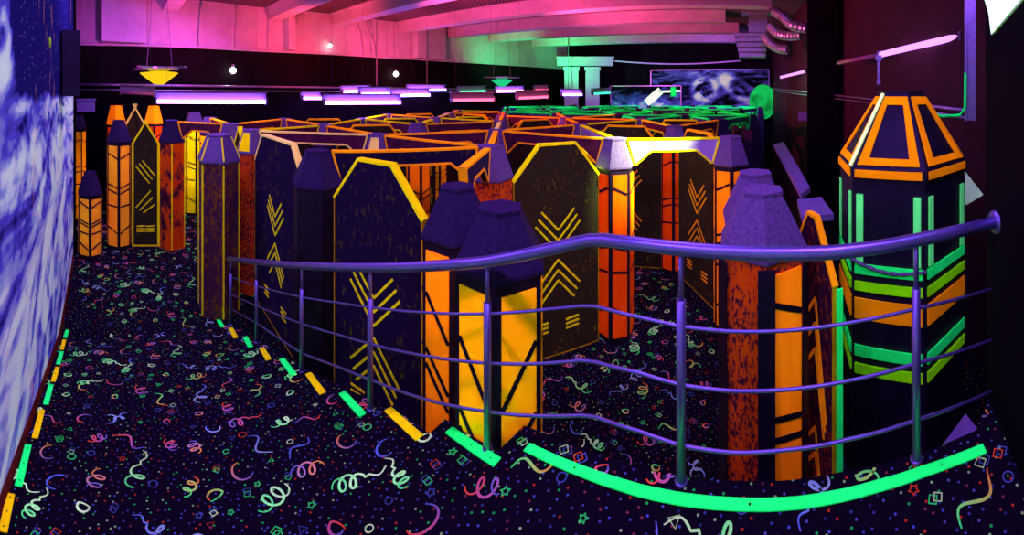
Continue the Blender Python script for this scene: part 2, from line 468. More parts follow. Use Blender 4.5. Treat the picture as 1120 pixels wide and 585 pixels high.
# ------------------------------------------------------------------ walls and ceiling
def wall(name, pts, z0, z1, mat, th=.12, side=1, parent=None, kind=True):
    for a, b in zip(pts[:-1], pts[1:]):
        a = Vector(a); b = Vector(b); e = (b - a); ln = e.length; e.normalize(); n = Vector((-e.y, e.x)) * side
        c = (a + b) / 2 + n * th / 2
        o = MB().box((0, 0, 0), (ln + .01, th, z1 - z0)).build(name, mat, None, False, (c.x, c.y, (z0 + z1) / 2))
        o.rotation_euler.z = math.atan2(e.y, e.x); struct(o)
ZC = 5.35
# mural wall: local x runs down the ramp so the paint can use it
wa, wb = sn(-1.6, WLN(-1.6)), sn(6.5, WLN(6.5)); WD = (wb - wa).normalized()
ml = MB().box((2.45, .06, 2.65), (8.1, .12, 5.4))
o = struct(ml.build('wall_left', 'mural')); o.location = (*sn(0, WLN(0)), 0); o.rotation_euler.z = math.atan2(WD.y, WD.x)
# the thin reddish skirting along the foot of the mural
bb = MB()
for a, b in ((-1.5, S0), (S0, S1), (S1, 6.4)):
    p, q = sn(a, WLN(a) + .004), sn(b, WLN(b) + .004)
    zp, zq = floor_z(*p), floor_z(*q)
    if a >= S1: zp = zq = 0
    w = N * .018
    bb.add([(p.x, p.y, zp), (q.x, q.y, zq), (q.x, q.y, zq + .09), (p.x, p.y, zp + .09),
            (p.x + w.x, p.y + w.y, zp), (q.x + w.x, q.y + w.y, zq), (q.x + w.x, q.y + w.y, zq + .09), (p.x + w.x, p.y + w.y, zp + .09)],
           [(0, 1, 2, 3), (4, 5, 6, 7), (0, 1, 5, 4), (3, 2, 6, 7), (0, 3, 7, 4), (1, 2, 6, 5)])
M['skirt'] = m_fluo('red skirting', (90, 18, 40), .5, .3, 4)
struct(bb.build('baseboard_left', 'skirt'))
BW = [(-9.5, 1.6), (-8.3, 3.47), (-6.7, 7.95), (-4.37, 11.5), (-2.75, 13.5), (0, 16.1), (2.8, 18.5)]
ZE = 4.12
wall('wall_back', BW, 0, ZE, 'blackwall', .14)
wall('wall_back_upper', BW, ZE, ZC, 'beam', .14)
lg = MB()
for a, b in zip(BW[:-1], BW[1:]):
    a = Vector(a); b = Vector(b); e = (b - a); ln = e.length; e.normalize(); n = Vector((e.y, -e.x)); c = (a + b) / 2 + n * .05
    lg.box((c.x, c.y, ZE - .02), (ln + .08, .10, .05), 0, math.atan2(e.y, e.x))
struct(lg.build('trim_1', 'beam'))
EW = [(2.8, 18.5), (11.1, 12.9)]
wall('wall_end', EW, 0, ZC, 'blackwall', .14)
wall('wall_right_far', [(11.1, 12.9), (6.75, 6.45)], 0, ZC, 'redwall', .14)
wall('wall_right', [(6.75, 6.45), (6.3, 5.06), (3.97, 1.37), (2.5, -.96)], 0, ZC, 'redwall', .14)
wall('wall_side', [NW1, NW0, (.5, -.9)], 0, ZC, 'blackwall', .10, 1)
wall('wall_front', [(2.5, -.96), (1.3, -1.5), sn(-1.55, WLN(-1.5))], 0, ZC, 'blackwall', .12)
wall('wall_corridor', [sn(6.55, WLN(6.5) - .06), (-7.5, 2.2), (-9.5, 1.6)], 0, ZC, 'blackwall', .12, -1)
cl = MB()
cp = [(-9.6, 1.5), (-8.4, 3.5), (-6.8, 8.0), (-4.4, 11.6), (0, 16.2), (2.8, 18.6), (11.2, 13), (6.9, 6.5), (6.4, 5), (2.6, -1.2), (1.3, -1.6), (-3, 0)]
cl._n = len(cp)
vs = [(x, y, ZC) for x, y in cp] + [(x, y, ZC + .12) for x, y in cp]
n = len(cp)
cl.add(vs, [tuple(range(n)), tuple(range(2 * n - 1, n - 1, -1))] + [(i, (i + 1) % n, n + (i + 1) % n, n + i) for i in range(n)])
struct(cl.build('ceiling', 'deck'))
# big dark pillar and ceiling beams
pl = at(899, 100, 8.0)
mb = MB().box((pl.x, pl.y, ZC / 2), (.62, .62, ZC - .01), 0, -az(899))
struct(mb.build('trim_2', 'blackwall'))
BD = Vector((.875, -.484))
def poly_at(px):                # point of the back wall at a bearing
    for a, b in zip(BW[:-1], BW[1:]):
        p = hit(px, a, b); e = Vector(b) - Vector(a); t = (p - Vector(a)).dot(e) / e.length_squared
        if -.001 <= t <= 1.001: return p
    return Vector(BW[0])
beams = [(186, 'first'), (300, 'second'), (368, 'third'), (440, 'fourth'), (492, 'fifth'), (537, 'sixth'), (583, 'seventh')]
for i, (px, w) in enumerate(beams):
    a = poly_at(px); ln = 11.0 if i < 4 else 9.6
    c = a + BD * (ln / 2 + .03)
    mb = MB().box((0, 0, -.175), (ln, .40, .345)).box((0, .23, -.02), (ln, .07, .04)).box((0, -.23, -.02), (ln, .07, .04))
    o = mb.build('ceiling_beam', 'beam', None, False, (c.x, c.y, ZC)); o.rotation_euler.z = math.atan2(BD.y, BD.x)
    struct(o); (o, f'pale boxed ceiling beam, {w} from the left where beams meet the back wall', 'beam', 'boxed beams across the ceiling')
# piers and thin pipes on the pink upper wall
for i, px in enumerate((134, 317, 470)):
    p = poly_at(px); d = p.length; q = p * (1 - .2 / d)
    w = (50, 8, 40)[i] * d / 400
    mb = MB().box((0, 0, (ZC - ZE) / 2), (w, .3, ZC - ZE - .02))
    o = mb.build('trim_%d' % (3 + i), 'beam', None, False, (q.x, q.y, ZE + .01)); o.rotation_euler.z = -az(px) + (.35, .5, .7)[i]
    struct(o)
lab = ['slim pale pipe rising left of the second ceiling beam', 'slim pale pipe up the pink wall beside the left pier', 'slim pale pipe left of the third ceiling beam', 'slim pale pipe right of the third ceiling beam', 'pale pipe next right, curving up the pink wall', 'slim pale pipe above the first tall hanging wire']
for i, (px, bend) in enumerate(((218, 3), (255, 3), (296, 3), (318, 12), (400, -8), (413, -14))):
    p0 = poly_at(px) * .985; pts = []
    for k in range(7):
        t = k / 6; p = poly_at(px + bend * t * t) * .985; pts.append((p.x, p.y, ZE + .02 + t * (ZC - ZE - .1)))
    tag(MB().tube(pts, .022, 6).build('wall_pipe', 'beam', None, True), lab[i], 'pipe', 'slim pipes on the pink wall')

# ------------------------------------------------------------------ railing
plan = {}
def leftd(px, n): u = unit(px); return n / u.dot(N)
RA, RB = Vector((.665, 1.33)), Vector((1.40, .705))
def railp(px):
    if px <= 645: return unit(px) * leftd(px, 1.70 - .075 * min(max((px - 300) / 200, 0), 1))
    p = hit(px, RA, RB)
    return p
hr = [(250, 283), (290, 287.5), (330, 290.5), (370, 292), (405, 292.5), (460, 291.5), (500, 289), (533, 286), (590, 275), (630, 265.5), (645, 262.5), (662, 262.5), (700, 267), (745, 272), (800, 276), (860, 277.5), (910, 276), (960, 270.5), (1000, 263), (1040, 254.5), (1088, 243)]
path = []
for px, py in hr:
    p = railp(px); path.append(Vector((p.x, p.y, CAMZ - (py - 100) / 400 * p.length)))
rail = empty('railing', (path[10].x, path[10].y, floor_z(path[10].x, path[10].y)), 'blue-violet lit steel railing with three thin mid rails along the platform edge', 'railing')
org = Vector(rail.location)
def loc(pts): return [p - org for p in pts]
MB().tube(loc(path), .029, 14).build('handrail', 'rail', rail, True)
def rail_at(px):
    for (a, b), (pa, pb) in zip(zip(hr[:-1], hr[1:]), zip(path[:-1], path[1:])):
        if a[0] <= px <= b[0]: return pa.lerp(pb, (px - a[0]) / (b[0] - a[0]))
    return path[-1]
mids = [[(253, 303), (282, 313), (330, 325), (370, 331), (405, 336), (470, 342), (533, 343), (600, 338), (635, 334.5), (652, 335), (700, 347), (745, 357), (800, 362.5), (860, 361.5), (930, 353), (1000, 338), (1084, 316)],
        [(253, 322), (282, 335), (330, 354), (370, 366), (405, 376), (470, 390), (533, 397), (600, 397), (635, 394), (652, 396), (700, 408), (745, 421), (800, 427.5), (860, 426), (930, 416), (1000, 398), (1084, 372)],
        [(253, 338), (282, 354), (330, 386), (370, 401), (405, 415), (470, 438), (533, 450), (600, 455), (635, 454), (652, 456), (700, 472), (745, 487), (800, 495), (860, 492), (930, 480), (1000, 460), (1084, 428)]]
for ln in mids:
    pts = []
    for px, py in ln:
        p = railp(px); pts.append(Vector((p.x, p.y, CAMZ - (py - 100) / 400 * p.length)))
    MB().tube(loc(pts), .0075, 8).build('mid_rail', 'rail', rail, True)
for px in (253, 282, 330, 405, 533, 745, 1002):
    p = rail_at(px); z = floor_z(p.x, p.y)
    b = Vector((p.x, p.y, z))
    mb = MB().tube(loc([b + EZ * .004, b + EZ * ((p.z - z) * .78)]), .0195, 12)
    mb.tube(loc([b + EZ * ((p.z - z) * .77), p - EZ * .015]), .011, 10)
    c = b - org
    mb.lathe([(.027, c.z + .001), (.027, c.z + .010)], 14, 0, (c.x, c.y))
    mb.build('post', 'rail', rail, True)
e = path[-1]; dirv = (path[-1] - path[-2]).normalized()
MB().tube(loc([e - dirv * .004, e + dirv * .022]), .055, 16).build('wall_flange', 'rail', rail, True)

# ------------------------------------------------------------------ glowing tape on the floor
def tape(pts, mat, label, w=.05, group=None):
    raw = [Vector(p) for p in pts]; mb = MB(); L = []; pts = []
    for a, b in zip(raw[:-1], raw[1:]): pts += [a.lerp(b, k / 6) for k in range(6)]
    pts.append(raw[-1])
    for i, p in enumerate(pts):
        a = pts[max(i - 1, 0)]; b = pts[min(i + 1, len(pts) - 1)]; d = (b - a).normalized(); q = Vector((-d.y, d.x)) * w / 2
        L.append((p + q, p - q))
    vs = []
    for a, b in L:
        for p in (a, b):
            z = floor_z(p.x, p.y) + .0035; vs += [(p.x, p.y, z), (p.x, p.y, z + .0045)]
    n = len(L); fs = [(0, 1, 3, 2), (4 * n - 4, 4 * n - 3, 4 * n - 1, 4 * n - 2)]
    for i in range(n - 1):
        k = 4 * i
        fs += [(k + 1, k + 3, k + 7, k + 5), (k, k + 2, k + 6, k + 4), (k, k + 1, k + 5, k + 4), (k + 2, k + 3, k + 7, k + 6)]
    mb.add(vs, fs)
    # fixing screws sunk in the strip show as dark dots
    for t in (.12, .5, .88):
        i = t * (n - 1); a = min(int(i), n - 2); p = pts[a].lerp(pts[a + 1], i - a); z = floor_z(p.x, p.y)
        mb.lathe([(.005, z + .008), (.005, z + .0092)], 8, 1, (p.x, p.y))
    o = mb.build('floor_tape', [mat, 'black']); tag(o, label, 'tape', group); return o
cur = [on_floor(*p) for p in ((576, 490), (612, 507), (650, 522), (700, 538), (740, 546.5), (780, 551.5), (820, 553.5), (860, 552.5), (910, 545.5), (960, 533), (1010, 517), (1045, 504.5), (1077, 491.5))]
tape(cur, 'green', 'long curved green glowing strip along the front platform edge', .044)
tape([on_floor(491, 471), on_floor(544, 507)], 'green', 'short green glowing strip beside the twin orange columns', .05)
dsh = [((424, 448), (459, 480), 'yellow'), ((374, 430), (397, 455), 'green'), ((337, 409), (353, 431), 'yellow'), ((308, 393), (321, 410), 'green'), ((286, 381), (294, 394), 'yellow'), ((268, 369), (274, 380), 'green'), ((252, 359), (258, 370), 'yellow'), ((239, 350), (244, 358), 'green')]
wd = ['nearest', 'second', 'third', 'fourth', 'fifth', 'sixth', 'seventh', 'farthest']
for (a, b, m), w in zip(dsh, wd):
    tape([on_floor(*a), on_floor(*b)], m, f'{m} glowing floor dash below the railing, {w} down the ramp', .05, 'glowing dashes along the railing')
lds = [((3, 583), (12, 541), 'yellow'), ((20, 533), (31, 487), 'green'), ((38, 480), (46, 449), 'yellow'), ((50, 443), (56, 421), 'green'), ((58, 418), (63, 402), 'yellow'), ((63.5, 399), (67.5, 385), 'green'), ((67.5, 383), (70.5, 372), 'yellow'), ((71, 370), (74, 361), 'green')]
for (a, b, m), w in zip(lds, wd):
    tape([on_floor(*a), on_floor(*b)], m, f'{m} glowing floor dash along the mural wall, {w} down the ramp', .042, 'glowing dashes along the mural wall')

# ------------------------------------------------------------------ maze columns
CACHE = {}
def cached(key, fn):
    if key not in CACHE: CACHE[key] = fn()
    return CACHE[key]
HB, HT = 2.04, 2.38
def bars_normal(): return [(.90, .5), (.60, .35), (.545, .35), (.40, .12), (.16, .6)]
def bars_steep(): return [(.76, -1.5), (.56, -1.25), (.50, -1.25), (.21, -.8), (.15, -.8)]
def face_mesh(R, hb, mat, sign, steep=0):
    a = R * .866 + .003; w = R * .74; z0, z1 = .07, hb - .07
    mb = MB()
    mb.slab([(-w / 2, z0), (w / 2, z0), (w / 2, z1), (-w / 2, z1)], (a, 0, 0), EY, EZ, EX, .004)
    for t, sl in (bars_steep() if steep else bars_normal()):
        z = lerp(z0, z1, t); dz = sl * w * sign / 2
        mb.strip((-w / 2, z - dz), (w / 2, z + dz), .03, (a, 0, 0), EY, EZ, EX, .003, .0075, 1)
    return mb.mesh('face_panel', [mat, 'black'])
def body_mesh(R, hb, mat): return MB().rings([MB().hexring(R, 0.0), MB().hexring(R, hb - .012)]).mesh('body', mat)
def cap_mesh(R, hb, ht, mat, tp=.60):
    m = MB(); r1 = R * 1.06; r2 = R * tp
    m.rings([m.hexring(r1 * .97, hb - .012), m.hexring(r1, hb), m.hexring(r1, hb + .02), m.hexring(r2 * 1.02, ht - .02), m.hexring(r2 * 1.06, ht - .018), m.hexring(r2 * 1.06, ht)])
    return m.mesh('cap', mat)
def edge_mesh(R, hb, ht, mat, w=.016, capped=True):
    m = MB(); r1 = R * 1.06; r2 = R * .60
    m.box((R + .001, 0, hb / 2), (.008, w, hb - .06))
    if capped:
        p = Vector((r1 + .002, 0, hb + .03)); q = Vector((r2 * 1.04 + .002, 0, ht - .03)); c = (p + q) / 2; d = q - p
        m.box(c, (.008, w, d.length), 0, 0, Matrix.Rotation(math.atan2(d.x, d.z), 3, 'Y'))
    return m.mesh('edge_strip', mat)
def plate_mesh(R, hb, ht, mat):
    m = MB(); a1 = R * 1.06 * .866; a2 = R * .60 * .87
    w1, w2 = R * .40, R * .22
    z1, z2 = hb + .04, ht - .04; A1 = lerp(a1, a2, .12) + .008; A2 = lerp(a1, a2, .88) + .008
    vs = [(A1, -w1, z1), (A1, w1, z1), (A2, w2, z2), (A2, -w2, z2)]
    vs += [(x - .007, y, z) for x, y, z in vs]
    return m.add(vs, [(0, 1, 2, 3), (7, 6, 5, 4), (0, 4, 5, 1), (1, 5, 6, 2), (2, 6, 7, 3), (3, 7, 4, 0)]).mesh('cap_plate', mat)
DROP = {'dark-capped far column, ninth behind the white lintel', 'green-edged panel, back-right of sixth column behind the white-lit column', 'green-edged lintel running back from seventh column behind the white lintel'}   # wholly hidden ones
def column(x, y, label, kind='orange', R=.235, hb=HB, ht=HT, rot=0, cap='cap', face='orange', group=None, z=0, faces=6, plates=(), plate='yellow', strips=0, body=None, strip='yellow', steep=0, name='maze_obelisk', skip=(), tp=.60, sw=.016):
    if label in DROP: return None
    o = empty(name, (x, y, z), label, 'column', group, rot)
    bmat = body or {'orange': 'black', 'rust': 'rust', 'dark': 'capdark', 'brown': 'rustdark'}[kind]
    link('body', cached(('b', R, hb, bmat), lambda: body_mesh(R, hb, bmat)), o)
    link('cap', cached(('c', R, hb, ht, cap, tp), lambda: cap_mesh(R, hb, ht, cap, tp)), o)
    if kind == 'orange':
        for k in range(faces):
            if k in skip: continue
            sg = 1 if k % 2 else -1
            link('face_panel', cached(('f', R, hb, face, sg, steep), lambda: face_mesh(R, hb, face, sg, steep)), o, None, PI / 6 + k * PI / 3)
    if strips:
        for k in range(6):
            link('edge_strip', cached(('e', R, hb, ht, strip, strips), lambda: edge_mesh(R, hb, ht, strip, sw, strips == 1)), o, None, k * PI / 3)
    for k in plates:
        link('cap_plate', cached(('p', R, hb, ht, plate), lambda: plate_mesh(R, hb, ht, plate)), o, None, PI / 6 + k * PI / 3)
    return o

# ------------------------------------------------------------------ maze panels and lintels
def outline_strips(mb, pts, w, th, closed=True, mi=0):
    n = len(pts)
    for i in range(n if closed else n - 1):
        a, b = Vector(pts[i]), Vector(pts[(i + 1) % n]); d = (b - a).normalized()
        mb.strip(a - d * w * .35, b + d * w * .35, w, (0, 0, 0), EX, EZ, EY, -th, th, mi)
def chev(mb, kind, w, dy=0, dz=0):
    """stripe pattern in panel coordinates, on the -y face"""
    def ln(a, b, wd=.018): mb.strip(a, b, wd, (0, 0, 0), EX, EZ, EY, -.0345 - dy, -.028 - dy, 1)
    c = w / 2
    if kind in ('V', 'Vl', 'Vb'):
        q = .27; h = .30; dz = -.17 if kind == 'Vl' else 0
        for i in range(3):
            z = 1.17 + .115 * i + dz; k = 1 - .13 * i
            ln((c - q * k, z + h * k), (c, z)); ln((c, z), (c + q * k, z + h * k))
            z = 1.07 - .115 * i + dz
            ln((c - q * k, z - h * k), (c, z)); ln((c, z), (c + q * k, z - h * k))
    elif kind == 'D':
        for i in range(3):
            ln((.14 * w + .12 * w * i, 1.52 + .055 * i), (.66 * w + .10 * w * i, 1.20 + .075 * i))
            ln((.14 * w + .14 * w * i, .74 - .05 * i), (.70 * w + .08 * w * i, 1.06 - .13 * i))
    elif kind == 'A':                     # tall arrow heads
        c = w * .60
        for j, z0 in enumerate((1.72, .95)):
            for i in range(3):
                z = z0 - .15 * i
                ln((c - .15, z - .20), (c, z)); ln((c, z), (c + .12 - .012 * i, z - .66 + .10 * i))
    for sx in (.30, .66):
        for i in range(3):
            ln((w * sx - .07, .28 + .05 * i), (w * sx + .09, .29 + .05 * i), .018)
    return mb
def panel_outline(w, hb, ht, c): return [(0.003, .012), (w - .003, .012), (w - .003, hb), (w - c, ht), (c, ht), (0.003, hb)]
def panel(a, b, label, board='panel', edging='yellow', pattern=None, hb=1.98, ht=2.36, c=.30, r=.212, group=None, stripe='yellow', z=0, flip=False, thin=True, th=.03):
    a = Vector(a[:2]); b = Vector(b[:2])
    if (b - a).cross(-a) > 0: a, b = b, a            # local -y looks to the platform
    if flip: a, b = b, a
    e = (b - a); L = e.length; e.normalize(); w = round(L - 2 * r, 2); p = a + e * r
    o = empty('maze_screen', (p.x, p.y, z), label, 'panel', group, math.atan2(e.y, e.x))
    def mk():
        m = MB().slab(panel_outline(w, hb, ht, c), (0, 0, 0), EX, EZ, EY, th)
        if pattern: chev(m, pattern, w, dy=th - .03)
        return m.mesh('board', [board, stripe])
    link('board', cached(('pb', w, hb, ht, c, board, pattern, stripe, th), mk), o)
    def me():
        m = MB(); q = panel_outline(w, hb, ht, c); outline_strips(m, q[2:6], .026 if th > .02 else .018, th + .006, False); return m.mesh('edging', edging)
    link('edging', cached(('pe', w, hb, ht, c, edging, th), me), o)
    def ms():
        m = MB(); q = panel_outline(w, hb, ht, c); outline_strips(m, [q[5], q[0], q[1], q[2]], .012 if thin else .028, th + .004, False)
        return m.mesh('side_edging', 'edge_unlit' if thin else edging)
    link('side_edging', cached(('pt', w, hb, ht, c, edging, thin, th), ms), o)
    return o
def lintel(a, b, label, board='maroon', edging='edge_orange', hb=HB + .01, ht=HT - .006, group=None, hl=2.21, R=.235):
    a = Vector(a[:2]); b = Vector(b[:2])
    if (b - a).cross(-a) > 0: a, b = b, a
    e = (b - a); L = round(e.length, 2); e.normalize()
    o = empty('maze_crosspiece', (a.x, a.y, 0), label, 'lintel', group, math.atan2(e.y, e.x))
    t0 = R * .60 * .9 + .012; b0 = R * 1.06 * .866 + .012
    pts = [(t0, ht), (b0, hb), (b0 + .03, hb), (b0 + .22, hl), (L - b0 - .22, hl), (L - b0 - .03, hb), (L - b0, hb), (L - t0, ht)]
    link('board', cached(('lb', L, board, hb, ht, hl), lambda: MB().slab(pts, (0, 0, 0), EX, EZ, EY, .028).mesh('board', board)), o)
    def me():
        m = MB(); q = [pts[0], pts[1], pts[2], pts[3], pts[4], pts[5], pts[6], pts[7]]
        ins = [(t0 + .012, ht - .010), (b0 + .008, hb + .012), (b0 + .028, hb + .012), (b0 + .215, hl + .012), (L - b0 - .215, hl + .012), (L - b0 - .028, hb + .012), (L - b0 - .008, hb + .012), (L - t0 - .012, ht - .010)]
        outline_strips(m, ins, .021, .034); return m.mesh('edging', edging)
    link('edging', cached(('le', L, edging, hb, ht, hl), me), o)
    return o

# --- hand-placed columns near the platform
def atd(px, d): u = unit(px) * d; return (u.x, u.y)
pF, pE = atd(547, 2.15), atd(500, 2.64)
column(*pF, 'nearest of the twin orange-panelled columns at the railing corner, dark violet cap', 'orange', .275, 1.955, 2.277, PI / 6 - .06, 'capdark', 'amber', steep=1, tp=.48)
column(*pE, 'orange-panelled column half hidden behind its twin at the railing corner', 'orange', .262, 1.93, 2.27, PI / 6 + .05, 'capdark', 'orange', steep=1, tp=.48)
pA = atd(239, 4.97)
column(*pA, 'brown column with glowing yellow corner lines at the foot of the railing', 'brown', .285, 2.02, 2.37, .51, 'cap', strips=1)
pJ = atd(834, 2.12); pK = atd(826, 2.64)
column(*pJ, 'big speckled rust and orange column with flat grey cap in front of the tower', 'orange', .262, 2.07, 2.385, -.08, 'cap', 'orange', skip=(0, 1, 2, 3), body='rust', tp=.46, strips=2, strip='black', sw=.09)
column(*pK, 'grey-capped column directly behind the big rust and orange column', 'orange', .245, 2.04, 2.37, 0, 'cap', 'amber', tp=.48)
pC = atd(347, 3.60); pD = atd(414, 4.95); pB = atd(275, 5.5); p0 = atd(536, 3.88); p1 = atd(673, 4.48)
column(*pC, 'near-black column with dark violet cap beside the railing', 'dark', .25, HB, 2.375, .2, 'capdark', body='black', tp=.5)
column(*pD, 'column whose cap carries a white-yellow plate, behind the dark railing column', 'orange', rot=0, plates=(4,), plate='edge_pink', face='red')
column(*pB, 'rust column with a bright yellow plate on its cap, behind the yellow-lined column', 'rust', rot=.15, plates=(4, 3), plate='yellow')
column(*p0, 'dark rust column with violet cap behind the twin orange columns', 'rust')
column(*p1, 'orange and white-yellow lit column standing left of the white lintel', 'orange', rot=-.02, face='red')
pl1, pl2 = atd(130, 7.02), atd(188, 7.02)
column(*pl1, 'tall peach-orange panelled column beyond the foot of the mural', 'orange', .25, 2.0, 2.40, .55, 'capdark', 'peach', body='black', tp=.5)
column(*pl2, 'rust red column with violet cap right of the tall peach-orange one', 'rust', .27, 2.0, 2.40, .41, 'capdark', strips=2, body='rustsmooth', tp=.5)
column(*atd(98.5, 6.62), 'short orange-panelled column with rounded dark cap by the mural end', 'orange', .235, 1.12, 1.50, .63, 'capdark', 'peach', name='short_obelisk', tp=.5)

q1, q2, q3 = atd(127, 8.5), atd(168, 8.7), atd(212, 8.9)
column(*q1, 'far column with glowing orange cap behind the peach-orange column', 'orange', .235, 2.2, 2.62, .5, 'orange', 'red')
column(*q2, 'far column with glowing orange cap behind the rust red column', 'orange', .235, 2.2, 2.60, .5, 'orange', 'red')
column(*q3, 'bright yellow panelled column right of the rust red column', 'orange', .25, 2.1, 2.45, .6, 'cap', 'brightyellow')
panel(q1, q2, 'pink-edged dark panel between the two orange-capped far columns', 'panel', 'edge_pink', None, 2.2, 2.64, .25, .24)
# --- the lattice behind
HEADS = {-5: 'in the far-left line by the back wall', -4: 'in the line right of the peach-orange column', -3: 'in the line left of the yellow-plated cap', -2: 'behind the yellow-plated cap', -1: 'behind the dark railing column', 0: 'behind the twin orange columns', 1: 'behind the white-lit column', 2: "behind the white lintel", 3: 'in the line right of the white lintel', 4: 'in second line right of the white lintel', 5: 'in third line right of the white lintel', 6: 'in fourth line right of the white lintel', 7: 'in fifth line right of the white lintel', 8: 'in sixth line right of the white lintel'}
nodepos = {(0, 0): p0, (1, 0): p1, (-1, 0): pC, (-1, 1): pD, (-2, 1): pB, (0, -1): pE}
named = dict.fromkeys(nodepos)
fixed = {(0, -1): 'the twin orange columns', (0, 0): 'the violet-capped rust column', (1, 0): 'the white-lit column', (-1, 0): 'the dark railing column', (-1, 1): 'the white-plated cap', (-2, 1): 'the yellow-plated cap'}
def inhall(x, y):
    if math.degrees(math.atan2(x, y)) > 40.2: return False
    def side(a, b, q): return (b[0] - a[0]) * (q[1] - a[1]) - (b[1] - a[1]) * (q[0] - a[0])
    for a, b in zip(BW[:-1], BW[1:]):
        L = (Vector(b) - Vector(a)).length
        if side(a, b, (x, y)) / L > -.75: return False
    L = (Vector(EW[1]) - Vector(EW[0])).length
    return side(EW[0], EW[1], (x, y)) / L < -1.3
for i in range(-5, 9):
    for k in range(-12, 12):
        x = -.24 + 1.43 * i; y = 3.85 + .825 * i + 1.65 * k
        if (i, k) in nodepos or y < 3.3 or not inhall(x, y): continue
        if i == -4 and k <= 2: continue
        if i == -3 and k < 2: continue
        if i == -2 and k < 1: continue
        nodepos[(i, k)] = (x, y)
count = {0: 1, -1: 1}
rank = {}
for (i, k) in sorted(nodepos, key=lambda t: (t[0], t[1])):
    if (i, k) in fixed: continue
    count[i] = count.get(i, 0) + 1; rank[(i, k)] = count[i]
def nm(q):
    if q in fixed: return fixed[q]
    return None
def green(x, y): return x + y > 10.3
VIS = None
rl = random.Random(21)
for q in sorted(rank):
    x, y = nodepos[q]; g = green(x, y)
    d = math.hypot(x, y)
    t = rl.random()
    kind = 'orange' if t < .5 else ('rust' if t < .8 else 'dark')
    if q == (2, 0): kind = 'orange'
    far = d > 9.5
    w = ORD[rank[q]]
    desc = {'orange': 'violet-capped orange-panelled', 'rust': 'violet-capped rust red', 'dark': 'violet-capped dark'}[kind]
    if g: desc = 'dark-capped far'; kind = 'dark'
    pt = ()
    column(x, y, f'{desc} column, {w} {HEADS[q[0]]}', kind, face=rl.choice(('orange', 'red', 'amber')) if q != (2, 0) else 'red', cap='capdark' if g else 'cap',
           faces=0 if far else 6, body=None if not (far and kind == 'orange') else 'rust', group='columns across the maze')
def lname(q):
    if q in fixed: return fixed[q]
    return f'{ORD[rank[q]]} column'
done = {}
over = {((0, 0), (1, 0)): ('P', 'panel', 'yellow', 'V'), ((-1, 0), (0, -1)): ('P', 'paneldark', 'yellow', 'Vl'), ((-2, 1), (-1, 0)): ('P', 'paneldark', 'edge_pink', 'V'),
        ((-2, 1), (-1, 1)): ('L', 'maroon', 'edge_pink', 0), ((-1, 0), (0, 0)): ('L', 'paneldark', 'edge_orange', 0), ((-1, 1), (0, 0)): ('L', 'maroon', 'edge_orange', 0),
        ((1, 0), (2, -1)): ('L', 'white', 'yellow', 0), ((1, 1), (2, 0)): ('P', 'panel', 'edge_orange', 'V'), ((2, -1), (2, 0)): ('P', 'panel', 'edge_orange', 'V'),
        ((0, 1), (1, 0)): ('L', 'maroon', 'edge_orange', 0), ((0, 0), (0, 1)): ('L', 'maroon', 'edge_orange', 0), ((0, -1), (0, 0)): ('L', 'capdark', 'edge_orange', 0), ((-1, 0), (-1, 1)): None, ((1, 0), (1, 1)): ('L', 'white', 'yellow', 0), ((1, 0), (2, 0)): None, ((1, 1), (1, 2)): ('L', 'maroon', 'edge_orange', 0), ((0, 1), (0, 2)): ('L', 'maroon', 'edge_pink', 0), ((1, 2), (1, 3)): ('L', 'maroon', 'edge_orange', 0), ((0, 2), (0, 3)): ('L', 'maroon', 'edge_orange', 0)}
fixedlab = {((0, 0), (1, 0)): 'dark bronze panel with yellow chevrons left of the white-lit column',
            ((-1, 0), (0, -1)): 'dark violet panel with sideways yellow arrows behind the railing',
            ((-2, 1), (-1, 0)): 'narrow dark panel with yellow V chevrons left of the dark railing column',
            ((1, 0), (2, -1)): 'bright white lintel with yellow edging right of the white-lit column'}
for q in sorted(nodepos):
    for dq, dn in (((1, 0), 'rise'), ((1, -1), 'fall'), ((0, 1), 'back')):
        r2 = (q[0] + dq[0], q[1] + dq[1])
        if r2 not in nodepos: continue
        a, b = nodepos[q], nodepos[r2]
        L = (Vector(a) - Vector(b)).length
        mid = (Vector(a) + Vector(b)) / 2; g = green(*mid)
        t = rl.random(); ec = rl.choice(('edge_orange', 'edge_orange', 'yellow', 'yellow', 'edge_pink' if mid.x < -1 else 'edge_orange'))
        if g: ec = 'edge_green'
        key = (q, r2) if q < r2 else (r2, q)
        if key in over:
            s = over[key]
            if s is None: continue
        else:
            if t < .60: s = ('L', 'greenboard' if g else 'maroon', ec, 0)
            elif t < .86: s = ('P', 'greenboard' if g else 'panel', ec, 'V' if mid.length < 7.5 else None)
            else: continue
        word = {'yellow': 'yellow', 'edge_orange': 'orange', 'edge_pink': 'pale pink', 'edge_green': 'green'}[s[2]]
        noun = 'lintel' if s[0] == 'L' else 'panel'
        if key in fixedlab: lb = fixedlab[key]
        elif dn == 'back':
            lb = f'{word}-edged {noun} running back from {lname(q)}' + ('' if q in fixed else f' {HEADS[q[0]]}')
        else:
            sd = 'back-right' if dn == 'rise' else 'front-right'
            lb = f'{word}-edged {noun}, {sd} of {lname(q)}' + ('' if q in fixed else f' {HEADS[q[0]]}')
        gl = {'L': 'lintels across the maze', 'P': 'panels across the maze'}[s[0]]
        if lb in DROP: continue
        if s[0] == 'L': lintel(a, b, lb, s[1], s[2], group=gl)
        else:
            rr = .275 if (0, -1) in (q, r2) else (.25 if q in fixed or r2 in fixed else .212)
            panel(a, b, lb, s[1], s[2], s[3], group=gl, stripe='yellow' if s[2] != 'edge_orange' else 'edge_orange', r=rr)
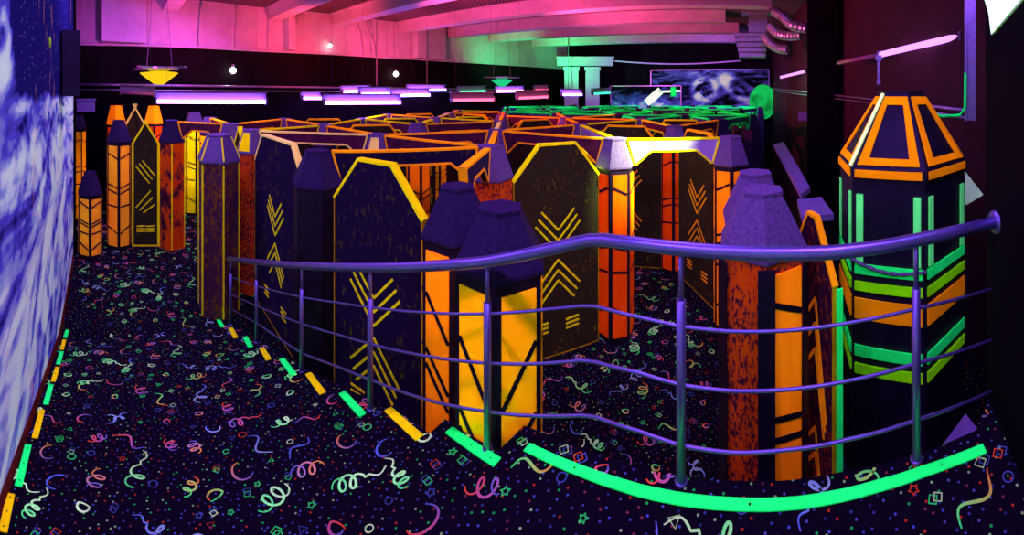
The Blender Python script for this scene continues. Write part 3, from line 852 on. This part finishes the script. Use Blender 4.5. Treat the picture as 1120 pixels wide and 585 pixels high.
lintel(pl2, nodepos[(-3, 2)], 'orange-edged lintel from the rust red column towards the yellow-lined one', 'maroon', 'edge_orange', 2.06, 2.38)
# the panel between the two left-hand columns
panel(pl1, pl2, 'dark panel with yellow slanting stripes between peach-orange and rust red columns', 'panel', 'yellow', 'D', 1.96, 2.37, .25, .265, thin=False)
# half-hidden panel beside the big rust column
pq0, pq1 = atd(868, 2.46), atd(916, 2.0)
panel(pq0, pq1, 'rust panel with orange arrow heads and green edge beside the tower', 'rustarrow', 'edge_orange', 'A', 1.88, 2.20, .20, .02, None, 'edge_orange', th=.012)
e = Vector(pq1) - Vector(pq0); e.normalize()
gp = MB(); z0 = .1
p = Vector(pq1) + e * .022
gp.box((0, 0, .97), (.010, .036, 1.82), 0, 0)
o = gp.build('glowing_strip', 'green', None, False, (p.x, p.y, 0)); o.rotation_euler.z = math.atan2(e.y, e.x)
tag(o, 'upright green glowing strip at the edge of the rust arrow panel', 'strip')

# ------------------------------------------------------------------ the tall tower
tx, ty = atd(985, 3.0)
tw = empty('obelisk_tower', (tx, ty, 0), 'tall black hexagonal tower with orange-framed peak and green stripes', 'tower', None, 0)
RT = .525; ph0 = -PI / 2 - az(985) + math.radians(19)
def hx(R, z): return [Vector((R * math.cos(ph0 + k * PI / 3), R * math.sin(ph0 + k * PI / 3), z)) for k in range(6)]
M['towerblack'] = m_plain('tower black', (.014, .014, .02), .5, 0, .3, 8, (.03, .03, .035))
MB().rings([hx(RT, 0), hx(RT, 2.33)]).build('body', 'towerblack', tw)
MB().rings([hx(RT * 1.02, 2.335), hx(RT * 1.02, 2.40), hx(RT * .36, 2.93), hx(RT * .36, 2.95)]).build('peak', 'towerblack', tw)
def face_frame(k, za, zb, Ra, Rb):
    a, b = hx(Ra, za)[k], hx(Ra, za)[(k + 1) % 6]; c, d = hx(Rb, zb)[k], hx(Rb, zb)[(k + 1) % 6]
    return a, b, c, d
def inset(a, b, c, d, u, v): return lerp(lerp(a, b, u), lerp(c, d, u), v)
def plate(mb, quad, nrm, lo, hi, mi=0):
    vs = [p + nrm * lo for p in quad] + [p + nrm * hi for p in quad]
    mb.add(vs, [(3, 2, 1, 0), (4, 5, 6, 7), (0, 1, 5, 4), (1, 2, 6, 5), (2, 3, 7, 6), (3, 0, 4, 7)], mi)
M['tower_orange'] = m_fluo('tower orange paint', (255, 120, 8), 1.0, .15, 6)
for k in range(6):
    a, b, c, d = face_frame(k, 2.41, 2.92, RT * 1.012, RT * .375)
    nrm = (b - a).cross(c - a).normalized()
    if nrm.dot((a + b + c + d) - Vector((0, 0, (a + b + c + d).z))) < 0: nrm = -nrm
    mb = MB(); f = lambda u, v: inset(a, b, c, d, u, v)
    u0, u1, v0, v1 = .07, .93, .03, .97; iu, iv = .145, .12
    for q in ([f(u0, v0), f(u1, v0), f(1 - iu * 1.4, iv), f(iu * 1.4, iv)], [f(u0, v1), f(u1, v1), f(1 - iu * 1.7, .85), f(iu * 1.7, .85)],
              [f(u0, v0), f(iu * 1.4, iv), f(iu * 1.7, .85), f(u0, v1)], [f(u1, v0), f(1 - iu * 1.4, iv), f(1 - iu * 1.7, .85), f(u1, v1)]):
        plate(mb, q, nrm, .002, .012)
    mb.build('peak_frame', 'tower_orange', tw)
    def bandq(z0, z1, ua, ub, R=RT):
        a, b, c, d = face_frame(k, z0, z1, R, R); return [inset(a, b, c, d, ua, 0), inset(a, b, c, d, ub, 0), inset(a, b, c, d, ub, 1), inset(a, b, c, d, ua, 1)]
    nr = Vector((math.cos(ph0 + (k + .5) * PI / 3), math.sin(ph0 + (k + .5) * PI / 3), 0))
    mb = MB(); plate(mb, bandq(2.34, 2.395, .05, .95, RT * 1.02), nr, .002, .01); mb.build('orange_band', 'tower_orange', tw)
    for ua, ub in ((.06, .155), (.845, .94)):
        mb = MB(); plate(mb, bandq(1.74, 2.22, ua, ub), nr, .002, .012); mb.build('upright_stripe', 'mint', tw)
    for z0, z1, mt in ((1.655, 1.725, 'green'), (1.535, 1.60, 'lime'), (1.335, 1.48, 'tower_orange'), (1.07, 1.145, 'green'), (.945, 1.015, 'lime')):
        mb = MB(); plate(mb, bandq(z0, z1, .035, .965), nr, .002, .012); mb.build('cross_stripe', mt, tw)
# white-hot strip down one peak edge
kbest = min(range(6), key=lambda k: abs(math.atan2(hx(RT, 0)[k].x + tx, hx(RT, 0)[k].y + ty) - az(938)) + (0 if (hx(RT, 0)[k].xy.dot(Vector((tx, ty)))) < 0 else 9))
p, q = hx(RT * 1.02, 2.42)[kbest], hx(RT * .375, 2.93)[kbest]
mb = MB().tube([p + (p.xy.normalized() * .01).to_3d(), q + (q.xy.normalized() * .01).to_3d()], .014, 6)
M['hot'] = m_fluo('white fluorescent strip', (255, 250, 225), 1.1, .05)
mb.build('peak_strip', 'hot', tw)
# chain draped along the upper stripe
pts = []
for i in range(15):
    t = i / 14; pts.append(hx(RT * 1.04, 1.76)[kbest].lerp(hx(RT * 1.04, 1.72)[(kbest + 1) % 6], t) - EZ * .05 * math.sin(PI * t))
MB().tube(pts, [.010 if i % 2 else .016 for i in range(15)], 6).build('chain', 'wire', tw)

# ------------------------------------------------------------------ low walls and boards right of the maze
def board(name, quad, th, mat, label, cat, base=None):
    vs = [Vector(p) for p in quad] + [Vector(p) - EZ * th for p in quad]
    mb = MB().add(vs, [(0, 1, 2, 3), (7, 6, 5, 4), (0, 4, 5, 1), (1, 5, 6, 2), (2, 6, 7, 3), (3, 7, 4, 0)])
    if base is None: o = mb.build(name, mat); tag(o, label, cat); return o
    r = empty(name, (quad[0][0], quad[0][1], 0), label, cat); org = Vector(r.location)
    mb.v = [tuple(Vector(v) - org) for v in mb.v]; mb.build('top', mat, r)
    c = sum((Vector(p) for p in quad), Vector()) / 4
    low = [c + (Vector(p) - c) * .94 for p in quad]; mb2 = MB()
    vs = [Vector((p.x, p.y, p.z - th)) - org for p in low] + [Vector((p.x, p.y, 0.0)) - org for p in low]
    mb2.add(vs, [(0, 1, 2, 3), (7, 6, 5, 4), (0, 4, 5, 1), (1, 5, 6, 2), (2, 6, 7, 3), (3, 7, 4, 0)]); mb2.build('body', base, r)
    return r
def lev(px, py, z): d = (CAMZ - z) * 400 / (py - 100); u = unit(px) * d; return (u.x, u.y, z)
M['violetboard'] = m_plain('violet grey board', (.30, .27, .40), .7, 0, .2, 4, (.36, .33, .46))
board('low_barrier', [lev(846, 158, 2.0), lev(857, 155, 2.0), lev(886, 205, 2.0), lev(876, 212, 2.0)], .05, 'violetboard', 'long low dark wall with violet-lit top right of the maze', 'wall', 'blackwall')
board('side_block', [lev(872, 218, 1.95), lev(898, 215, 1.95), lev(912, 234, 1.95), lev(877, 237, 1.95)], .05, 'violetboard', 'square dark block with violet-lit flat top left of the tower', 'block', 'blackwall')
# white sheets by the right edge, the top one in place of a lit fixture
def sheet(pts, label, th=.012, mat='sheetwhite', name='white_sheet'):
    a, b, c = [Vector(p) for p in pts[:3]]; nr = (b - a).cross(c - a).normalized() * th; n = len(pts)
    vs = [Vector(p) for p in pts] + [Vector(p) + nr for p in pts]
    mb = MB().add(vs, [tuple(range(n)), tuple(range(2 * n - 1, n - 1, -1))] + [(i, (i + 1) % n, n + (i + 1) % n, n + i) for i in range(n)])
    return tag(mb.build(name, mat), label, 'sheet')
def nwd(px, py): return at(px, py, hit(px, NW0, NW1).length - .03)
sheet([nwd(1071, -20), nwd(1132, -20), nwd(1114, 3), nwd(1084, 38), nwd(1081, 14)], 'bright white pointed sheet standing in for a lit fixture, top right corner')
sheet([at(1052, 184, 3.45), at(1075, 213, 3.4), at(1054, 226, 3.45)], 'small white triangular sheet peeking out behind the tower')
q = [at(1021, 496, 2.06), at(1058, 448, 2.2), at(1095, 492, 1.98)]
sheet([at(1019, 502, 2.04), at(1056, 452, 2.16), at(1092, 497, 1.93)], 'blue-violet pointed board low beside the tower at the platform edge', .02, 'violetboard', 'pointed_board')
# steel channel, cable tray and tubes on the right wall
p = at(1061, 60, 3.3); mb = MB().box((0, 0, 0), (.03, .10, 2.7)).box((.045, -.04, 0), (.07, .02, 2.7)).box((.045, .04, 0), (.07, .02, 2.7))
o = mb.build('steel_channel', 'steel', None, False, (p.x, p.y, 2.72 + 1.32)); o.rotation_euler.z = -az(1061) - PI / 2
tag(o, 'upright steel channel hanging from the ceiling right of the wall tube', 'channel')
pts = [at(846, 97, 12.5), at(884, 101, 8.6), at(930, 106, 7.3), at(985, 112, 5.3), at(1058, 121, 3.5)]
mb = MB().tube(pts, .022, 6).tube([p - EZ * .07 for p in pts], .016, 6)
tag(mb.build('cable_run', 'steel', None, True), 'pair of thin pale cables crossing the dark right wall', 'cable')
mb = MB().tube([at(1056, 80, 3.2), at(1055.5, 118, 3.2), at(1050, 126, 3.2), at(1030, 127, 3.35), at(1022, 124, 3.5)], .012, 8)
tag(mb.build('green_cable', 'edge_green', None, True), 'green cable bending below the steel channel', 'cable')
p = at(878, 127, 8.2)
o = MB().box((0, 0, 0), (.2, .08, .2)).box((0, -.045, .03), (.14, .02, .08)).build('junction_box', 'violetboard', None, False, p); o.rotation_euler.z = -az(878)
tag(o, 'small violet box on the dark wall left of the black pillar', 'box')

def tube_light(a, b, label, mat='tube', r=.019, hang=None, group='glowing tube lights', house=True):
    a, b = Vector(a), Vector(b); c = (a + b) / 2; d = b - a; L = d.length; d.normalize()
    o = empty('tube_light', c, label, 'light', group)
    MB().tube([-d * (L / 2 - .03), d * (L / 2 - .03)], r, 10).build('tube', mat, o, True)
    for s in (-1, 1):
        MB().tube([d * s * (L / 2 - .035), d * s * L / 2], r * 1.7, 8).build('end_cap', 'house', o)
    if house:
        side = Vector((-d.y, d.x, 0)).normalized()
        R = Matrix((d, side, d.cross(side))).transposed()
        sg = 1 if side.dot(Vector((-c.x, -c.y, 0))) > 0 else -1
        MB().box(EZ * (r + .065) - side * sg * (r + .05), (L, .03, .19), 0, 0, R).box(EZ * (r + .15) - side * sg * .02, (L, .10, .03), 0, 0, R).build('housing', 'house', o)
        for s in (-1, 1):
            MB().box(d * s * (L / 2 - .015) + EZ * .03, (.03, .07, .10), 0, 0, R).build('bracket', 'house', o)
    if hang:
        for s in (-1, 1):
            e = d * s * L * .4
            MB().tube([e + EZ * (r + .07), Vector((e.x, e.y, hang - c.z))], .0018, 5).build('hanging_wire', 'black', o)
    return o
# the two wall tubes on the right
tube_light(at(962, 60, 5.6), at(1054, 39, 4.3), 'violet tube light on the right wall above the tower', 'tube_wall', r=.042, house=False)
mb = MB().tube([at(917, 69, 6.6), at(958, 61, 5.66)], .038, 10)
M['dimtube'] = m_plain('unlit pink tube', (.5, .2, .25), .4, 0, .5)
tag(mb.build('unlit_tube', 'dimtube', None, True), 'unlit dull pink tube left of the violet tube on the right wall', 'tube')
mb = MB().box((0, 0, 0), (.04, .04, .3)).box((0, 0, .2), (.09, .05, .08)).box((0, 0, -.17), (.06, .06, .06))
p = at(961, 78, 5.5); o = mb.build('tube_bracket', 'steel', None, False, p); o.rotation_euler.z = -az(961)
tag(o, 'steel bracket holding the violet wall tube behind the tower peak', 'bracket')
tube_light(at(854, 84.5, 10.5), at(883, 77.5, 9.0), 'small violet tube light on the wall left of the black pillar', 'tube_wall', r=.035, house=False)
# tubes hung over the maze
hung = [(170, 111, 292, 111.5, 7.2, 7.4, 'tube', 'longest violet tube light, hung over the left columns'),
        (131, 101, 169, 103, 8.8, 8.4, 'dim', 'dim tube fixture at the far left above the peach-orange column'),
        (330, 107.5, 352, 107.5, 10.5, 10.5, 'tube', 'short violet tube light right of the longest one'),
        (354, 112.5, 439, 112, 7.8, 8.4, 'tube', 'bright violet tube light above the left middle of the maze'),
        (374, 100.5, 406, 99.5, 12.6, 13, 'tube', 'far violet tube light high over the left middle of the maze'),
        (393, 103.5, 427, 102.5, 9.4, 9.8, 'tube', 'violet tube light left of the first hanging wire'),
        (427, 104.5, 471, 104, 10, 10.4, 'tube', 'violet tube light crossing below the second hanging wire'),
        (446, 98.5, 488, 98.5, 13.2, 13.8, 'tube', 'pale tube light under the second hanging wire'),
        (493, 109.5, 541, 109, 8.8, 9.2, 'tube_red', 'thick red tube light at the centre of the maze'),
        (501, 100.5, 532, 99.5, 12.8, 13.2, 'tube_green', 'faint green tube light above the red central one'),
        (542, 100, 573, 99.5, 13, 13.4, 'tube', 'pale violet tube light below the green saucer lamp'),
        (565, 107.5, 600, 106, 9.4, 9.8, 'tube_red', 'short red tube light right of the central red one'),
        (584, 98.8, 600, 98.5, 14, 14.3, 'tube_red', 'tiny far red tube light left of the green posts'),
        (614, 103.5, 637, 103.5, 12.4, 12.8, 'tube', 'violet tube light in front of the green posts'),
        (648, 102.5, 668, 101.5, 13.5, 14, 'tube_green', 'green tube light left of the space mural')]
for x0, y0, x1, y1, d0, d1, mt, lb in hung:
    d0 = min(d0, poly_at(x0).length - .7) if x0 < 600 else d0; d1 = min(d1, poly_at(x1).length - .7) if x1 < 600 else d1
    tube_light(at(x0, y0, d0), at(x1, y1, d1), lb, 'dimtube' if mt == 'dim' else mt, .034, ZC - .005)

# ------------------------------------------------------------------ speaker, saucer lamps, bulbs, wires, tray
p = at(77, 70, 4.55)
sp = empty('loudspeaker', (p.x, p.y, p.z - .4), 'black loudspeaker hung high at the far end of the mural wall', 'speaker', None, math.atan2(U.y, U.x) + PI + .15)
M['speaker'] = m_plain('speaker black', (.02, .02, .03), .5, 0, .3)
mb = MB().rings([[(-.14, -.14, 0), (.14, -.11, 0), (.14, .11, 0), (-.14, .14, 0)], [(-.14, -.14, .8), (.14, -.11, .8), (.14, .11, .8), (-.14, .14, .8)]]); mb.build('cabinet', 'speaker', sp)
MB().slab([(-.12, .03), (.12, .03), (.12, .77), (-.12, .77)], (-.145, 0, 0), EY, EZ, EX, .005).build('grille', 'blackwall', sp)
MB().box((0, -.15, .4), (.06, .05, .12)).build('bracket', 'steel', sp)
p = at(51, 53, 3.6); o = MB().lathe([(.02, 0), (.045, .02), (.045, .09), (.03, .12)], 12).build('spotlight_can', 'steel', None, True, p)
M['spk'] = m_fluo('yellow can colour', (190, 200, 40), .6); o.data.materials[0] = M['spk']  # the whole can takes this yellow
tag(o, 'small yellow can fixed on the mural wall beside the loudspeaker', 'light')
def saucer(px, py, d, mat, label, s=1.0):
    p = at(px, py, d); o = empty('saucer_lamp', p, label, 'lamp', 'saucer lamps under the ceiling', .3)
    MB().rings([MB().hexring(.10 * s, -.26 * s, 8), MB().hexring(.42 * s, -.02 * s, 8), MB().hexring(.42 * s, .0, 8), MB().hexring(.1 * s, .03 * s, 8)]).build('bowl', mat, o)
    mb = MB().box((-.42 * s, 0, .10 * s), (.55 * s, .10 * s, .035 * s)).box((.42 * s, 0, .10 * s), (.55 * s, .10 * s, .035 * s)).box((0, .42 * s, .10 * s), (.1 * s, .5 * s, .035 * s)).box((0, -.42 * s, .10 * s), (.1 * s, .5 * s, .035 * s))
    mb.build('arms', 'steel', o); MB().lathe([(.2 * s, .03 * s), (.28 * s, .085 * s), (.28 * s, .12 * s)], 12).build('hub', 'steel', o)
    for sx in (-.35, .35):
        MB().tube([(sx * s, 0, .12 * s), (sx * s * .5, 0, ZC - p.z - .01)], .006, 5).build('hanging_wire', 'wire', o)
M['lampyellow'] = m_emit('yellow lamp glass', (1, .62, .01), 1.0)
M['lampgreen'] = m_emit('green lamp glass', (.02, .75, .28), .8)
saucer(174, 79.5, 8.0, 'lampyellow', 'yellow glowing saucer lamp hung before the black wall at left')
saucer(549, 87.5, 12.0, 'lampgreen', 'green glowing saucer lamp hung at the centre of the hall', .85)
for px, py, k, lb in ((255, 77, 1, 'white bulb on the black wall right of the yellow saucer lamp'), (433, 81, 1, 'white bulb on the black wall between the two hanging wires'), (361, 50, .6, 'small white bulb on the pink wall')):
    p2 = poly_at(px); d = p2.length - .18; p = at(px, py, d); o = empty('bulb_lamp', p, lb, 'lamp', 'small white bulbs')
    MB().lathe([(.01, -.09 * k), (.065 * k, -.06 * k), (.09 * k, 0), (.065 * k, .06 * k), (.01, .09 * k)], 12).build('bulb', 'bulb', o, True)
    MB().tube([(0, 0, .085 * k), (0, 0, .16 * k)], .04 * k, 8).build('socket', 'house', o)
    w = unit(px) * .15; MB().tube([(0, 0, .13 * k), (w.x, w.y, .13 * k)], .02, 6).build('arm', 'house', o)
for px, lb in ((412, 'left of two tall thin wires hanging before the black back wall'), (467, 'right of two tall thin wires hanging before the black back wall'), (621.5, 'thin wire hanging in front of the green posts')):
    d = poly_at(px).length - .5 if px < 600 else 16.0; u = unit(px) * d
    tag(MB().tube([(u.x, u.y, ZC - .01), (u.x, u.y, 3.0)], .018, 6).build('hanging_wire', 'wire'), lb, 'wire')
tr = []
for px in (88, 150, 220, 280, 350, 415, 480, 560):
    d = poly_at(px).length - .16; tr.append(at(px, 92.5 + (px - 88) * .012, d))
mb = MB().tube(tr, .035, 6).tube([p - EZ * .12 for p in tr], .02, 6)
tag(mb.build('wall_conduit', 'steel', None, True), 'long pale conduit along the black back wall above the tubes', 'conduit')
p = at(94, 116, 7.3); o = MB().box((0, 0, 0), (.36, .2, .22)).box((0, 0, .13), (.4, .24, .03)).build('shelf_box', 'violetboard', None, False, p); o.rotation_euler.z = -az(94)
tag(o, 'violet-lit box on the wall below the loudspeaker', 'box')
column(*atd(86.5, 8.4), 'slim orange column at the far left below the loudspeaker', 'orange', .16, 2.1, 2.4, 0, 'capdark', 'amber')

# ------------------------------------------------------------------ far end: posts, murals, ducts
EA, EB = Vector(EW[0]), Vector(EW[1]); ED = (EB - EA).normalized(); EN = Vector((ED.y, -ED.x))
for px, w, lb in ((625, 15, 'left of two square green-lit posts at the end of the hall'), (648, 15, 'right of two square green-lit posts at the end of the hall')):
    d = 16.6; u = unit(px) * d; o = MB().box((0, 0, 1.95), (w * d / 400, .4, 3.9)).box((0, 0, 3.98), (w * d / 400 + .1, .5, .14)).build('square_post', 'beam', None, False, (u.x, u.y, 0)); o.rotation_euler.z = -az(px)
    tag(o, lb, 'post', 'square posts at the end of the hall')
u = unit(640) * 16.6; o = MB().box((0, 0, 0), (2.5, .5, .35)).box((0, 0, .2), (2.6, .6, .06)).build('crossbeam', 'beam', None, False, (u.x, u.y, 4.28)); o.rotation_euler.z = -az(640)
tag(o, 'green-lit crossbeam resting on the two square posts', 'beam')
A_, B_ = EA + EN * .9, EB + EN * .9
def mural(px0, px1, y0, y1, off, label, fn):
    a = hit(px0, EA + EN * off, EB + EN * off); b = hit(px1, EA + EN * off, EB + EN * off); dm = (a.length + b.length) / 2
    z1 = CAMZ - (y0 - 100) / 400 * dm; z0 = CAMZ - (y1 - 100) / 400 * dm; L = (b - a).length
    o = empty('space_mural', (a.x, a.y, z0), label, 'mural', None, math.atan2((b - a).y, (b - a).x))
    M['tmp'] = fn(L, z1 - z0); MB().box((L / 2, 0, (z1 - z0) / 2), (L, .05, z1 - z0)).build('board', 'tmp', o)
    m = MB(); t = .04
    for (x, z, w, h) in ((L / 2, 0, L, t), (L / 2, z1 - z0, L, t), (0, (z1 - z0) / 2, t, z1 - z0), (L, (z1 - z0) / 2, t, z1 - z0)): m.box((x, 0, z), (w, .07, h))
    m.build('frame', 'steel', o)
    return o, L, z1 - z0
mo, mL, mH = mural(668, 745, 94, 121, .75, 'left violet nebula mural with a white rocket at the hall end', lambda L, H: m_space('nebula mural paint', None, .62 / H * 1.6))
m = MB(); m.strip((mL * .52, .35), (mL * .72, .92), .34, (0, 0, 0), EX, EZ, EY, -.034, -.027).strip((mL * .68, .86), (mL * .99, .90), .09, (0, 0, 0), EX, EZ, EY, -.034, -.027)
m.build('painted_rocket', 'sp_white', mo)
m = MB(); m.strip((mL * .86, .86), (mL * .93, .86), .42, (0, 0, 0), EX, EZ, EY, -.036, -.029); m.build('painted_fin', 'sp_green', mo)
mo, mL, mH = mural(712, 841, 76.5, 121, .45, 'large swirling violet planet mural on the hall end wall', lambda L, H: m_space('planet mural paint', [(L * .46, H * .52, .85, 11, 1.3, 1), (L * .62, H * .78, .5, .5, 1.2, 1), (L * .76, H * .5, 1.0, 8, .9, 2)]))
def disc(mo, cx, cz, r0, r1, mat, h, name, sq=1.0, ang=0, a0=0, a1=2 * PI):
    m = MB(); n = 40; vs = []
    for i in range(n + 1):
        a = lerp(a0, a1, i / n)
        for r in (r0, r1):
            x, z = r * math.cos(a), r * sq * math.sin(a)
            vs.append((cx + x * math.cos(ang) - z * math.sin(ang), -h, cz + x * math.sin(ang) + z * math.cos(ang)))
    fs = [(2 * i, 2 * i + 1, 2 * i + 3, 2 * i + 2) for i in range(n)]
    k = len(vs); vs += [(x, y + .008, z) for x, y, z in vs]; fs += [tuple(k + q for q in f) for f in fs]
    m.add(vs, fs); m.build(name, mat, mo)
disc(mo, mL * .46, mH * .52, .01, .13, 'sp_navy', .034, 'painted_eye')
disc(mo, mL * .95, mH * .22, .01, .62, 'sp_green', .050, 'painted_planet', 1.25)
pts = []
for i in range(17):
    t = i / 16; px = 668 + t * 142; q = hit(px, EA + EN * 1.2, EB + EN * 1.2); pts.append(at(px, 66.5 + 3.5 * math.sin(PI * t), q.length))
tag(MB().tube(pts, .035, 6).build('drooping_cable', 'white', None, True), 'pale drooping cable across the black wall above the space murals', 'cable')
# louvred duct and bent flexible ducts by the dark pillar
p = at(829, 18, 11.0); o = MB().box((0, 0, 0), (.55, .5, .66)).box((0, 0, .28), (1.0, .6, .08)).box((0, 0, -.1), (.6, .54, .05)).build('metal_duct', 'steel', None, False, (p.x, p.y, ZC - .335)); o.rotation_euler.z = -az(829)
tag(o, 'square metal duct dropping from the ceiling left of the bent hoses', 'duct')
p = at(821, 50, 11.0); m = MB()
for i in range(5): m.box((.015 * i, 0, -.15 * i), (.98 - .05 * i, .5, .09))
m.box((0, .1, -.3), (.7, .3, .68)); o = m.build('louvred_vent', 'steel', None, False, (p.x, p.y, 4.62)); o.rotation_euler.z = -az(821)
tag(o, 'stack of pale metal louvres under the square duct', 'vent')
M['hose'] = m_plain('silver flexible hose', (.6, .58, .6), .3, .7, .5)
for i, (c, lb) in enumerate((([(846, 12), (856, 18), (866, 27), (883, 31)], 'topmost of three bent silver hoses beside the black pillar'), ([(842, 28), (850, 36), (862, 39), (876, 38)], 'middle of three bent silver hoses beside the black pillar'), ([(836, 38), (843, 48), (852, 53), (862, 54)], 'lowest of three bent silver hoses beside the black pillar'))):
    ctl = [at(px, py, 8.7 - .1 * k + .35 * i) for k, (px, py) in enumerate(c)]; pts = []
    for k in range(3):
        p0_, p1_, p2_, p3_ = ctl[max(k - 1, 0)], ctl[k], ctl[k + 1], ctl[min(k + 2, 3)]
        for j in range(8):
            t = j / 8; pts.append(.5 * ((2 * p1_) + (p2_ - p0_) * t + (2 * p0_ - 5 * p1_ + 4 * p2_ - p3_) * t * t + (3 * p1_ - p0_ - 3 * p2_ + p3_) * t ** 3))
    pts.append(ctl[3])
    tag(MB().tube(pts, [.115 + .012 * (j % 2) for j in range(len(pts))], 12).build('flexible_hose', 'hose', None, False), lb, 'hose', 'bent silver hoses')

# ------------------------------------------------------------------ light
def lamp(kind, loc_, color, power, size=.1, to=None, angle=None, blend=.6):
    l = bpy.data.lights.new('lamp', kind); l.color = color; l.energy = power
    if kind == 'AREA': l.shape = 'RECTANGLE'; l.size = size[0]; l.size_y = size[1]
    else: l.shadow_soft_size = size
    if kind == 'SPOT': l.spot_size = angle; l.spot_blend = blend
    o = bpy.data.objects.new('lamp', l); COL.objects.link(o); o.location = loc_
    if to is not None:
        d = Vector(to) - Vector(loc_); o.rotation_euler = d.to_track_quat('-Z', 'Y').to_euler()
    return o
def uv_fill(c, to, L, power, label):     # black-light batten stand-in: area lamp added above the view, no fixture built
    c = Vector(c); d = (Vector(to) - c).normalized(); ax = Vector((-d.y, d.x, 0)).normalized(); 
    lamp('AREA', c, LUV, power, (L, .08), to)
PW = 1.0
uv_fill((-1.2, .6, 5.0), (-1.4, 1.6, 1.0), 1.5, 60 * PW, 'added unseen batten over the upper ramp, near the mural wall')
uv_fill((-3.9, 2.2, 5.0), (-4.2, 2.6, .5), 1.5, 90 * PW, 'added unseen batten over the foot of the ramp')
uv_fill((.9, .2, 4.9), (1.0, 2.2, 1.0), 1.4, 75 * PW, 'added unseen batten over the platform front')
uv_fill((1.2, 3.2, 5.0), (1.0, 4.0, 0), 1.4, 60 * PW, 'added unseen batten over the open carpet behind the railing')
uv_fill((-5.5, 5.6, 4.9), (-6, 4.2, .5), 1.4, 60 * PW, 'added unseen batten over the left-hand columns')
# white beam on the lintel
lamp('SPOT', (2.7, 2.9, 4.3), (1, .93, .86), 2600, .05, (1.66, 4.28, 2.32), math.radians(26), 1.0)
lamp('SPOT', (.9, 1.2, 4.9), (1, .85, .7), 40, .05, (.5, 4.1, 1.0), math.radians(34), 1.0)  # added unseen warm spot that lifts the bronze panel
# coloured ceiling floods
def flood(px, z, off, col, power, to, label, ang=150):
    p = poly_at(px); d = p.length - off; u = unit(px) * d; c = Vector((u.x, u.y, z))
    lamp('SPOT', c, col, power, .06, to, math.radians(ang), .8)
PINK = (1.0, .055, .22); RED = (1.0, .05, .09); MAG = (.66, .05, .60); GRN = (.02, 1.0, .30)
def up(px, z, off, h=1.6, dx=0): 
    p = poly_at(px); d = p.length - off; u = unit(px + dx) * (d - .3); return (u.x, u.y, z + h)
flood(140, 3.6, 1.9, MAG, 100, (*(poly_at(150) * .98), 5.0), 'magenta flood aimed at the pink wall far left')
flood(240, 3.6, 2.0, PINK, 175, (*(poly_at(240) * .98), 5.0), 'pink flood aimed at the wall between first and second beams')
flood(350, 3.6, 2.2, RED, 240, (*(poly_at(350) * .98), 5.0), 'red flood aimed at the wall by the third beam')
flood(440, 3.6, 2.4, PINK, 220, (*(poly_at(440) * .98), 5.0), 'pink flood aimed at the wall by the fourth beam')
flood(560, 3.7, 2.4, GRN, 140, (*(poly_at(555) * .98), 4.9), 'green flood aimed at the far part of the back wall')
flood(610, 3.7, 3.2, GRN, 230, (3.5, 16, 5.2), 'green flood aimed at the last ceiling beam')
flood(470, 3.5, 5.5, PINK, 560, (1, 9, 5.3), 'pink flood aimed at the middle ceiling beams')
flood(600, 3.5, 8.5, PINK, 640, (4.5, 8.5, 5.3), 'magenta flood aimed at the right ceiling beams')
lamp('POINT', at(845, 95, 9.5), GRN, 12, .1)
for px, d in ((690, 14.8), (770, 13.6), (815, 13.0)):  # added unseen violet spots that brighten the end murals
    lamp('SPOT', at(px, 75, d - 1.6), LUV, 260, .1, at(px, 100, d + 1), math.radians(120), .9)

W = bpy.data.worlds.new('world'); S.world = W; W.use_nodes = True
W.node_tree.nodes['Background'].inputs[0].default_value = (.25, .07, 1, 1); W.node_tree.nodes['Background'].inputs[1].default_value = 0.0

# ------------------------------------------------------------------ camera: a level swept panorama, 160 degrees wide
cd = bpy.data.cameras.new('camera'); cam = bpy.data.objects.new('camera', cd); COL.objects.link(cam)
cam.location = (0, 0, CAMZ); cam.rotation_euler = (PI / 2, 0, 0)
cd.type = 'PANO'; cd.panorama_type = 'CENTRAL_CYLINDRICAL'; cd.clip_start = .02
cd.central_cylindrical_range_u_min = -1.4; cd.central_cylindrical_range_u_max = 1.4
cd.central_cylindrical_range_v_min = -1.2125; cd.central_cylindrical_range_v_max = .25
cd.central_cylindrical_radius = 1.0
S.camera = cam
S.view_settings.view_transform = 'Standard'; S.view_settings.look = 'None'; S.view_settings.gamma = 1
S.view_settings.use_curve_mapping = False; S.view_settings.exposure = 0.0
S.cycles.use_denoising = True
S.cycles.max_bounces = 5; S.cycles.diffuse_bounces = 2; S.cycles.glossy_bounces = 2
S.cycles.sample_clamp_indirect = 4.0
S.cycles.use_light_tree = True
